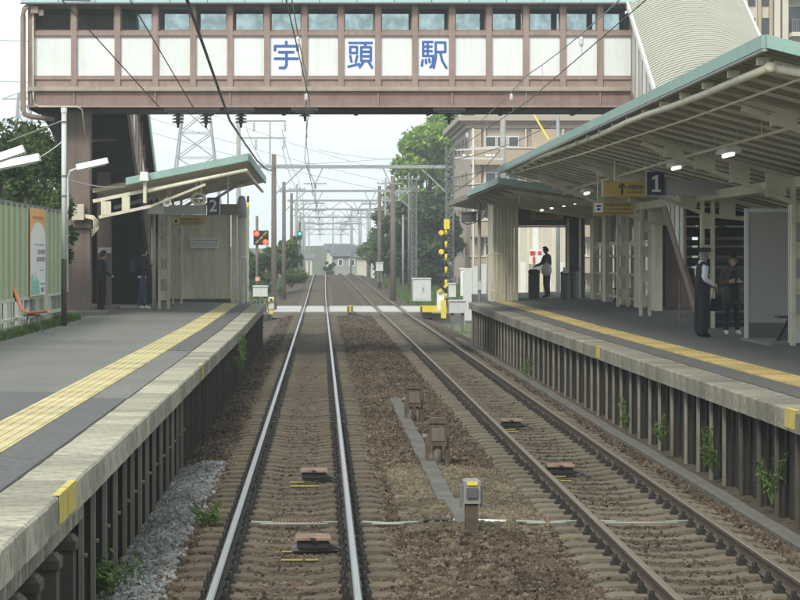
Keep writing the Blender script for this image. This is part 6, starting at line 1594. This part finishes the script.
for k, (px, y, h, s, m) in enumerate(((283, 175, 3.7, 1.7, 'leaf_mid'), (268, 168, 2.9, 1.5, 'leaf_dark'), (252, 170, 3.0, 1.6, 'leaf_dark'), (290, 210, 4.6, 1.4, 'leaf_olive'), (329, 300, 2.2, .8, 'leaf_evergreen'))):
    tree('bush', ['light green bush left of the tracks behind the poles', 'dark bush behind the red lamp signal', 'dark bush between the left shelter and the signal', 'olive bush farther along left of the tracks', 'round dark shrub at the crest between the tracks and the houses'][k], 'bush', (PX(px, y), y, -.4 + tz(y)), h, s, 12, 4500, .13, M[m], 40 + k, None, .2, .1)
def weed(lab, px, py, Y, h, n, seed, s=.16, grp=None):
    x, z = PX(px, Y), PZ(py, Y); t = thing('weed', lab, 'plant', (x, Y, z), grp); r = random.Random(seed); b = MB(); cl = []
    for k in range(6):
        dx, dy = r.uniform(-.5, .5) * s * 2.4, r.uniform(-.5, .5) * s * 2.6; zt_ = h * r.uniform(.3, 1)
        b.tube([(x, Y, z - .03), (x + dx * .5, Y + dy * .5, z + zt_ * .5), (x + dx, Y + dy, z + zt_)], .006, 4)
        for q in (.4, .6, .8, .97): cl.append((x + dx * q, Y + dy * q, z + zt_ * q, s * .5 * (1.2 - q * .6), s * .5 * (1.2 - q * .6), s * .4))
    b.build('stem', M['leaf_mid'], t); leaf_cloud('foliage', cl, n, .03, M['leaf_mid'], t, seed, holes=0)
weed('leafy weed at the foot of the left platform wall near the bottom edge', 108, 592, 20.4, .3, 420, 61, .26)
weed('low green weed in the pale ballast beside the left track', 205, 523, 25.2, .2, 170, 62, .14)
weed('weed climbing the far part of the left platform wall', 243, 372, 47, .8, 200, 63, .14)
weed('weed with small leaves at the right wall base nearest the camera', 772, 502, 27.3, .6, 210, 64, .15)
weed('bushy weed on the right wall between two pale posts', 712, 470, 31, .55, 170, 65, .13)
weed('two stemmed weed on the right platform wall further along', 662, 442, 35, .38, 110, 66, .12)
weed('tall weed on the right platform wall beside a pale pipe', 627, 428, 38.5, .5, 120, 67, .11)
weed('small weed on the far part of the right platform wall', 527, 375, 54, .4, 90, 68, .12)
gp_ = []
for _ in range(2600):
    y = 34 + 27 * rng.random(); gp_.append((-6.25 + rng.random() ** 2 * .35, y, zL(-6.1, y)))
blades('grass', gp_, .16, M['leaf_mid'], 5)
gp_ = []
for _ in range(9000):
    y = 128 + 110 * rng.random(); s_ = rng.random() < .5; x = (-2.9 - rng.random() * 3) if s_ else (5.3 + rng.random() * 6); gp_.append((x, y, tz(y) - .5 if abs(x) > 3.3 else tz(y) - .42))
blades('grass', gp_, .5, M['leaf_mid'], 6)
gp_ = []
for _ in range(900):
    y = 19 + 9 * rng.random(); gp_.append((-1.8 + abs(rng.gauss(0, .07)), y, -.33))
blades('grass', [p for p in gp_ if math.sin(p[1] * 2.3) > .55 or p[1] < 21.2], .14, M['leaf_mid'], 7)

hd = thing('hedge', 'low dark hedge growing behind the open lower frame of the green fence', 'hedge', (-7.1, 48, .2))
hc = [(-7.15 + rng.uniform(-.15, .15), 36 + k * .55, 1.15 + rng.uniform(-.15, .1), .42, .42, .6) for k in range(44)]
b = MB()
for k in range(22): b.tube([(-7.15, 36.3 + k * 1.1, -.4), (-7.15 + rng.uniform(-.1, .1), 36.3 + k * 1.1, 1.3)], .025, 5)
b.build('stem', M['trunk'], hd); leaf_cloud('foliage', hc, 9000, .06, M['leaf_dark'], hd, 77, shell=.2, holes=0)
for k, (a0, a1) in enumerate((((150, 118), (460, 196)), ((150, 132), (460, 204)), ((200, 110), (420, 178)), ((318, 150), (455, 158)), ((200, 165), (460, 150)))):
    wire('power_line', ['first', 'second', 'third', 'fourth', 'fifth'][k] + ' faint far power line crossing the sky below the footbridge', [(PX(a0[0], 330), 330, PZ(a0[1], 330)), (PX(a1[0], 400), 400, PZ(a1[1], 400))], .03, M['steel'], 4, 'wire', sag=.8)
# ------------------------------------------------------------------ people
def person(name, label, loc, facing, joints, radii, cols, height=1.7):
    """one continuous skinned body; joints in metres for a standing figure, x right, y forward"""
    t = thing(name, label, 'person', loc)
    edges = [('pelvis', 'waist'), ('waist', 'chest'), ('chest', 'neck'), ('neck', 'jaw'), ('jaw', 'head'), ('head', 'crown')]
    for s in 'LR':
        edges += [('chest', 'sh' + s), ('sh' + s, 'el' + s), ('el' + s, 'wr' + s), ('wr' + s, 'pa' + s), ('pelvis', 'hip' + s), ('hip' + s, 'kn' + s), ('kn' + s, 'an' + s), ('an' + s, 'toe' + s)]
        J = joints; d = (Vector(J['pa' + s]) - Vector(J['wr' + s])).normalized(); side = d.cross(Vector((0.3, 1, .2))).normalized(); cu = side.cross(d).normalized()
        p = Vector(J['pa' + s])
        for k in range(4):
            q = p + side * (k - 1.5) * .019; L = (.034, .04, .037, .028)[k]
            a, c = 'k%d%s' % (k, s), 'f%d%s' % (k, s)
            J[a] = tuple(q + d * .025); J[c] = tuple(q + d * (.025 + L) - cu * L * .4); edges += [('pa' + s, a), (a, c)]; radii[a] = .011; radii[c] = .008
        J['t0' + s] = tuple(p - d * .02 + side * .035); J['t1' + s] = tuple(p + d * .02 + side * .055); edges += [('pa' + s, 't0' + s), ('t0' + s, 't1' + s)]; radii['t0' + s] = .012; radii['t1' + s] = .009
    names = list(joints); idx = {n_: i for i, n_ in enumerate(names)}
    c, s_ = math.cos(facing), math.sin(facing)
    def W(p): return Vector((p[0] * c - p[1] * s_, p[0] * s_ + p[1] * c, p[2])) * (height / 1.7)
    me = bpy.data.meshes.new('tmp'); me.from_pydata([W(joints[n_]) for n_ in names], [(idx[a], idx[b_]) for a, b_ in edges], [])
    o = bpy.data.objects.new('tmp', me); COL.objects.link(o)
    md = o.modifiers.new('skin', 'SKIN'); md.use_smooth_shade = True; md.branch_smoothing = .3
    sv = me.skin_vertices[0].data
    for n_ in names:
        rr = radii[n_] if isinstance(radii[n_], tuple) else (radii[n_], radii[n_]); k = height / 1.7
        sv[idx[n_]].radius = (rr[0] * k, rr[1] * k); sv[idx[n_]].use_root = (n_ == 'pelvis')
    sb = o.modifiers.new('sub', 'SUBSURF'); sb.levels = 2; sb.render_levels = 2
    dg = bpy.context.evaluated_depsgraph_get(); bm_e = bpy.data.meshes.new_from_object(o.evaluated_get(dg)); bpy.data.objects.remove(o)
    bm_e.name = 'body'; bm_e.materials.clear()
    order = ['skin', 'top', 'sleeve', 'legs', 'shoe']
    for k in order: bm_e.materials.append(M[cols[k]])
    segs = [(W(joints[a]), W(joints[b_]), a, b_) for a, b_ in edges]
    for poly in bm_e.polygons:
        p = poly.center; best = None; bd = 1e9
        for A, B, a, b_ in segs:
            d = B - A; f = max(0, min(1, (p - A).dot(d) / max(1e-9, d.dot(d)))); q = (p - A - d * f).length - (radii[a] if not isinstance(radii[a], tuple) else radii[a][0]) * (1 - f) - (radii[b_] if not isinstance(radii[b_], tuple) else radii[b_][0]) * f
            if q < bd: bd = q; best = (a, b_, f)
        a, b_, f = best
        if a[:2] in ('sh', 'el') : k = 2
        elif a in ('neck', 'jaw', 'head') or a[:2] in ('wr', 'pa') or a[0] in 'kft' and a[:2] != 'kn' and a[1].isdigit(): k = 0
        elif a[:3] == 'hip' or a[:2] == 'kn' or (a == 'pelvis' and b_[:3] == 'hip'): k = 3
        elif a[:2] == 'an': k = 4
        else: k = 1
        if a == 'chest' and b_ == 'neck' and f > .75: k = 0
        poly.material_index = k
    bo = bpy.data.objects.new('body', bm_e); COL.objects.link(bo); bo.parent = t
    t['_c'] = c; t['_s'] = s_
    return t, W
def stand():
    J = dict(pelvis=(0, 0, .94), waist=(0, .01, 1.1), chest=(0, 0, 1.33), neck=(0, .01, 1.46), jaw=(0, .04, 1.53), head=(0, .03, 1.61), crown=(0, .02, 1.67),
             shL=(-.17, 0, 1.38), shR=(.17, 0, 1.38), elL=(-.21, -.02, 1.1), elR=(.21, -.02, 1.1), wrL=(-.2, .08, .87), wrR=(.2, .08, .87), paL=(-.19, .11, .80), paR=(.19, .11, .80),
             hipL=(-.09, 0, .88), hipR=(.09, 0, .88), knL=(-.1, .02, .48), knR=(.1, .02, .48), anL=(-.1, -.03, .08), anR=(.1, -.03, .08), toeL=(-.12, .13, .035), toeR=(.12, .13, .035))
    Rr = dict(pelvis=(.145, .11), waist=(.135, .1), chest=(.16, .115), neck=.055, jaw=.07, head=(.083, .095), crown=.06,
              shL=.068, shR=.068, elL=.048, elR=.048, wrL=.034, wrR=.034, paL=(.036, .022), paR=(.036, .022), hipL=.09, hipR=.09, knL=.068, knR=.068, anL=.05, anR=.05, toeL=.035, toeR=.035)
    return J, Rr
def addp(t, W, name, m, fn, smooth=True):
    b = MB(); fn(b); b.v = [tuple(W(p)) for p in b.v]
    return b.build(name, M[m], t, local=True, smooth=smooth)
def face(t, W, J):
    hx_, hy, hz = J['head']
    for s in (-1, 1): addp(t, W, 'eye', 'hair', lambda b: b.lathe([(0, .012), (.012, .006), (.014, 0), (.01, -.008)], (hx_ + s * .033, hy + .082, hz), 6, axis='y'))
    addp(t, W, 'nose', 'skin', lambda b: b.prism([(hy + .075, hz + .01), (hy + .115, hz - .03), (hy + .075, hz - .035)], 'x', hx_ - .014, hx_ + .014))
    for s in (-1, 1): addp(t, W, 'ear', 'skin', lambda b: b.lathe([(0, -.012), (.03, -.01), (.032, .008), (0, .012)], (hx_ + s * .08, hy - .005, hz - .01), 8, axis='x', sy=1.2))
def hair(t, W, J, m='hair', long=0.0):
    hx_, hy, hz = J['head']
    def fn(b):
        n, k = 18, 6; base = len(b.v)
        for i in range(k + 1):
            for j in range(n):
                a = 2 * math.pi * j / n; fr = max(0, math.sin(a))       # 1 at the face
                zb = (-.065 - long) * (1 - min(1, fr * 2.2)) + .055 * min(1, fr * 2.2)
                f = i / k; z = .112 + (zb - .112) * f; r = .1 * math.sin(math.pi / 2 * min(1, (f + .06) * 1.25)) + .006
                b.v.append((hx_ + math.cos(a) * r * .96, hy - .008 + math.sin(a) * r * 1.06, hz + z))
        for i in range(k):
            for j in range(n):
                q = base + i * n; j2 = (j + 1) % n; b.f.append((q + j, q + n + j, q + n + j2, q + j2)); b.m.append(0)
        b.f.append(tuple(base + j for j in range(n))); b.m.append(0)
    addp(t, W, 'hair', m, fn)

# station attendant in dark waistcoat, cap and mask, side-on to the right
J, Rr = stand(); J.update(jaw=(.0, .05, 1.52), head=(0, .06, 1.595), crown=(0, .05, 1.655), elR=(.22, -.06, 1.12), wrR=(.17, .16, 1.0), paR=(.14, .22, 1.0), elL=(-.2, .02, 1.1), wrL=(-.15, .22, .98), paL=(-.1, .28, .97), anL=(-.1, -.02, .08), knL=(-.1, .0, .46))
Rr.update(pelvis=(.18, .175), waist=(.175, .165), chest=(.18, .155), hipL=(.115, .12), hipR=(.115, .12), knL=.115, knR=.115, anL=.105, anR=.105, elR=.06, elL=.06, shL=.078, shR=.078)
Yc = 47.0
pc, W = person('person', 'person in dark waistcoat and trousers, white sleeves, black cap and face mask', (PX(702, Yc), Yc, zR(7.4, Yc)), R(-72), J, Rr, dict(skin='skin', top='cloth_black', sleeve='cloth_shirt', legs='cloth_black', shoe='shoe_black'), 1.70)
face(pc, W, J); hair(pc, W, J, 'hair_grey')
hx_, hy, hz = J['head']
addp(pc, W, 'cap', 'cloth_black', lambda b: (b.lathe([(0, .128), (.06, .126), (.105, .112), (.12, .098), (.108, .08), (.106, .045)], (hx_, hy - .005, hz), 18, sy=1.08), b.prism([(hx_ - .085, hy + .08), (hx_ + .085, hy + .08), (hx_ + .06, hy + .165), (hx_ - .06, hy + .165)], 'z', hz + .04, hz + .05)))
addp(pc, W, 'face_mask', 'cloth_shirt', lambda b: b.lathe([(0, .028), (.045, .022), (.062, 0), (.062, -.02)], (hx_, hy + .08, hz - .045), 10, axis='y', sy=.85))
addp(pc, W, 'collar', 'cloth_shirt', lambda b: b.lathe([(.075, 1.41), (.066, 1.475), (.058, 1.475)], (0, .01, 0), 12))
# woman in a grey coat holding a phone, facing the camera
J, Rr = stand(); J.update(jaw=(0, .06, 1.51), head=(0, .07, 1.585), crown=(0, .06, 1.64), elR=(.23, -.02, 1.1), wrR=(.12, .2, 1.13), paR=(.06, .25, 1.16), elL=(-.23, -.02, 1.1), wrL=(-.12, .2, 1.13), paL=(-.06, .25, 1.15), anL=(-.12, -.03, .08), anR=(.12, -.03, .08), toeL=(-.15, .12, .035), toeR=(.15, .12, .035))
Rr.update(shL=.075, shR=.075, elL=.065, elR=.065, wrL=.045, wrR=.045, knL=.07, knR=.07, anL=.05, anR=.05)
Yw = 47.6
pw, W = person('person', 'person with dark bobbed hair in a grey coat and dark trousers looking at a phone', (PX(732, Yw), Yw, zR(8, Yw)), R(180 + 8), J, Rr, dict(skin='skin', top='cloth_coat', sleeve='cloth_coat', legs='cloth_black', shoe='shoe_white'), 1.56)
face(pw, W, J); hair(pw, W, J, 'hair', .1)
addp(pw, W, 'coat', 'cloth_coat', lambda b: b.lathe([(.10, 1.44), (.19, 1.38), (.185, 1.2), (.18, 1.05), (.21, .9), (.24, .68), (.235, .675), (.2, .9)], (0, .0, 0), 20, sy=.78))
addp(pw, W, 'shirt_front', 'cloth_black', lambda b: b.prism([(-.05, 1.36), (.05, 1.36), (.08, .72), (-.08, .72)], 'y', .12, .185), False)
ph = addp(pw, W, 'phone', 'black', lambda b: b.box(-.035, .035, .28, .292, 1.15, 1.28), False)
hb_ = thing('handbag', 'dark handbag hanging between the attendant and the person in the grey coat', 'bag', (PX(716.5, 47.3), 47.3, PZ(312, 47.3)))
b = MB(); xh, zh = PX(716.5, 47.3), PZ(311, 47.3); b.prism([(xh - .13, zh), (xh + .13, zh), (xh + .1, zh + .24), (xh - .1, zh + .24)], 'y', 47.25, 47.37); b.build('bag_body', M['cloth_black'], hb_)
b = MB(); b.tube([(xh - .08, 47.31, zh + .23), (xh - .05, 47.31, zh + .42), (xh + .08, 47.4, zh + .52), (xh + .07, 47.31, zh + .23)], .012, 6); b.build('strap', M['cloth_black'], hb_)
# man with a backpack on the left platform, facing right
J, Rr = stand(); J.update(jaw=(0, .07, 1.52), head=(0, .08, 1.59), crown=(0, .07, 1.65), elR=(.2, .03, 1.12), wrR=(.16, .26, 1.2), paR=(.13, .3, 1.25), knR=(.1, .07, .48), anR=(.1, .06, .08), toeR=(.12, .22, .035), anL=(-.1, -.08, .08), toeL=(-.12, .08, .035))
Rr.update(chest=(.175, .13), waist=(.165, .125), shL=.085, shR=.085, elL=.07, elR=.07)
Ym = 69.5
pm_, W = person('person', 'person in dark jacket, jeans and white sneakers with a dark backpack on the left platform', (PX(142, Ym), Ym, zL(-5, Ym) + .02), R(-80), J, Rr, dict(skin='skin', top='cloth_jacket', sleeve='cloth_jacket', legs='cloth_denim', shoe='shoe_white'), 1.74)
face(pm_, W, J); hair(pm_, W, J)
addp(pm_, W, 'shirt_hem', 'cloth_shirt', lambda b: b.lathe([(.15, .93), (.155, .87), (.14, .87)], (0, 0, 0), 16, sy=.8))
bk = thing('backpack', 'dark blue backpack worn by the person in white sneakers', 'backpack', tuple(Vector((PX(142, Ym), Ym, zL(-5, Ym) + .02)) + W((0, -.22, 1.0))))
bb = MB(); bb.lathe([(0, -.24), (.14, -.23), (.17, -.1), (.165, .1), (.12, .22), (0, .25)], (0, 0, 0), 14, sy=.62)
c_, sn_ = math.cos(R(-80)), math.sin(R(-80)); bb.v = [(x * c_ - y * sn_, x * sn_ + y * c_, z + .2) for x, y, z in bb.v]; bb.build('pack', mat('dark_blue_nylon', (.02, .03, .05), .7), bk, local=True, smooth=True)
for s in (-1, 1):
    b = MB(); b.tube([W((s * .1, -.14, 1.3)) - W((0, -.22, 1.0)), W((s * .11, .0, 1.47)) - W((0, -.22, 1.0)), W((s * .12, .15, 1.3)) - W((0, -.22, 1.0)), W((s * .12, .02, 1.08)) - W((0, -.22, 1.0))], .016, 6); b.build('strap', M['cloth_black'], bk, local=True)
# dark-clothed person by the column on the left
J, Rr = stand(); J.update(head=(0, .05, 1.6), crown=(0, .04, 1.66), jaw=(0, .06, 1.53), elR=(.22, .0, 1.1), wrR=(.18, .2, 1.02), paR=(.16, .26, 1.0))
Rr.update(shL=.08, shR=.08, elL=.06, elR=.06, knL=.085, knR=.085, anL=.065, anR=.065)
Ys_ = 67.0
pz, W = person('person', 'person in dark clothes standing beside the brown column of the footbridge', (PX(101.5, Ys_), Ys_, zL(-6, Ys_)), R(-60), J, Rr, dict(skin='skin', top='cloth_jacket', sleeve='cloth_jacket', legs='cloth_black', shoe='shoe_black'), 1.68)
face(pz, W, J); hair(pz, W, J)
# man far along the right platform, silhouetted against the exit
J, Rr = stand(); J.update(jaw=(0, .06, 1.52), head=(0, .06, 1.6), crown=(0, .05, 1.66), elL=(-.21, .1, 1.14), wrL=(-.16, .34, 1.06), paL=(-.14, .41, 1.03), elR=(.22, -.02, 1.1), wrR=(.2, .14, .95), paR=(.18, .19, .92))
Rr.update(chest=(.2, .16), waist=(.17, .14), pelvis=(.165, .14), hipL=.105, hipR=.105, knL=.08, knR=.08, shL=.085, shR=.085, elL=.06, elR=.06)
Yf = 85.0
pf, W = person('person', 'person in dark clothes with a white bag at the far end of the right platform', (PX(547, Yf), Yf, zR(8, Yf)), R(62), J, Rr, dict(skin='skin', top='cloth_black', sleeve='cloth_black', legs='cloth_black', shoe='shoe_black'), 1.78)
face(pf, W, J); hair(pf, W, J)
wbg = thing('plastic_bag', 'white bag at the hip of the person at the far end of the right platform', 'bag', (PX(546, 84.7), 84.7, PZ(276, 84.7)))
b = MB(); xq, zq = PX(546.5, 84.72), PZ(276, 84.72); b.lathe([(0, 0), (.12, .02), (.19, .14), (.18, .28), (.1, .4), (.04, .46), (0, .47)], (xq, 84.72, zq), 14, sy=.55); b.build('bag_body', mat('white_plastic', (.84, .86, .88), .5, .08, 6), wbg, smooth=True)
b = MB(); b.tube([(xq - .04, 84.72, zq + .44), (xq, 84.74, zq + .58), (xq + .04, 84.72, zq + .44)], .012, 6); b.build('handle', M['white'], wbg)

# ------------------------------------------------------------------ haze
hz_ = MB(); hz_.box(-520, 520, -60, 760, -8, 31.5)
ho = hz_.build('haze', [], local=True); tag(ho, kind='stuff')
hm_ = bpy.data.materials.new('haze'); hm_.use_nodes = True; hn, hl = hm_.node_tree.nodes, hm_.node_tree.links
hn.remove(hn['Principled BSDF']); pv = hn.new('ShaderNodeVolumePrincipled'); pv.inputs['Color'].default_value = (.9, .95, 1, 1); pv.inputs['Density'].default_value = 0.0008; pv.inputs['Anisotropy'].default_value = 0.2
hl.new(pv.outputs[0], hn['Material Output'].inputs['Volume']); ho.data.materials.append(hm_)
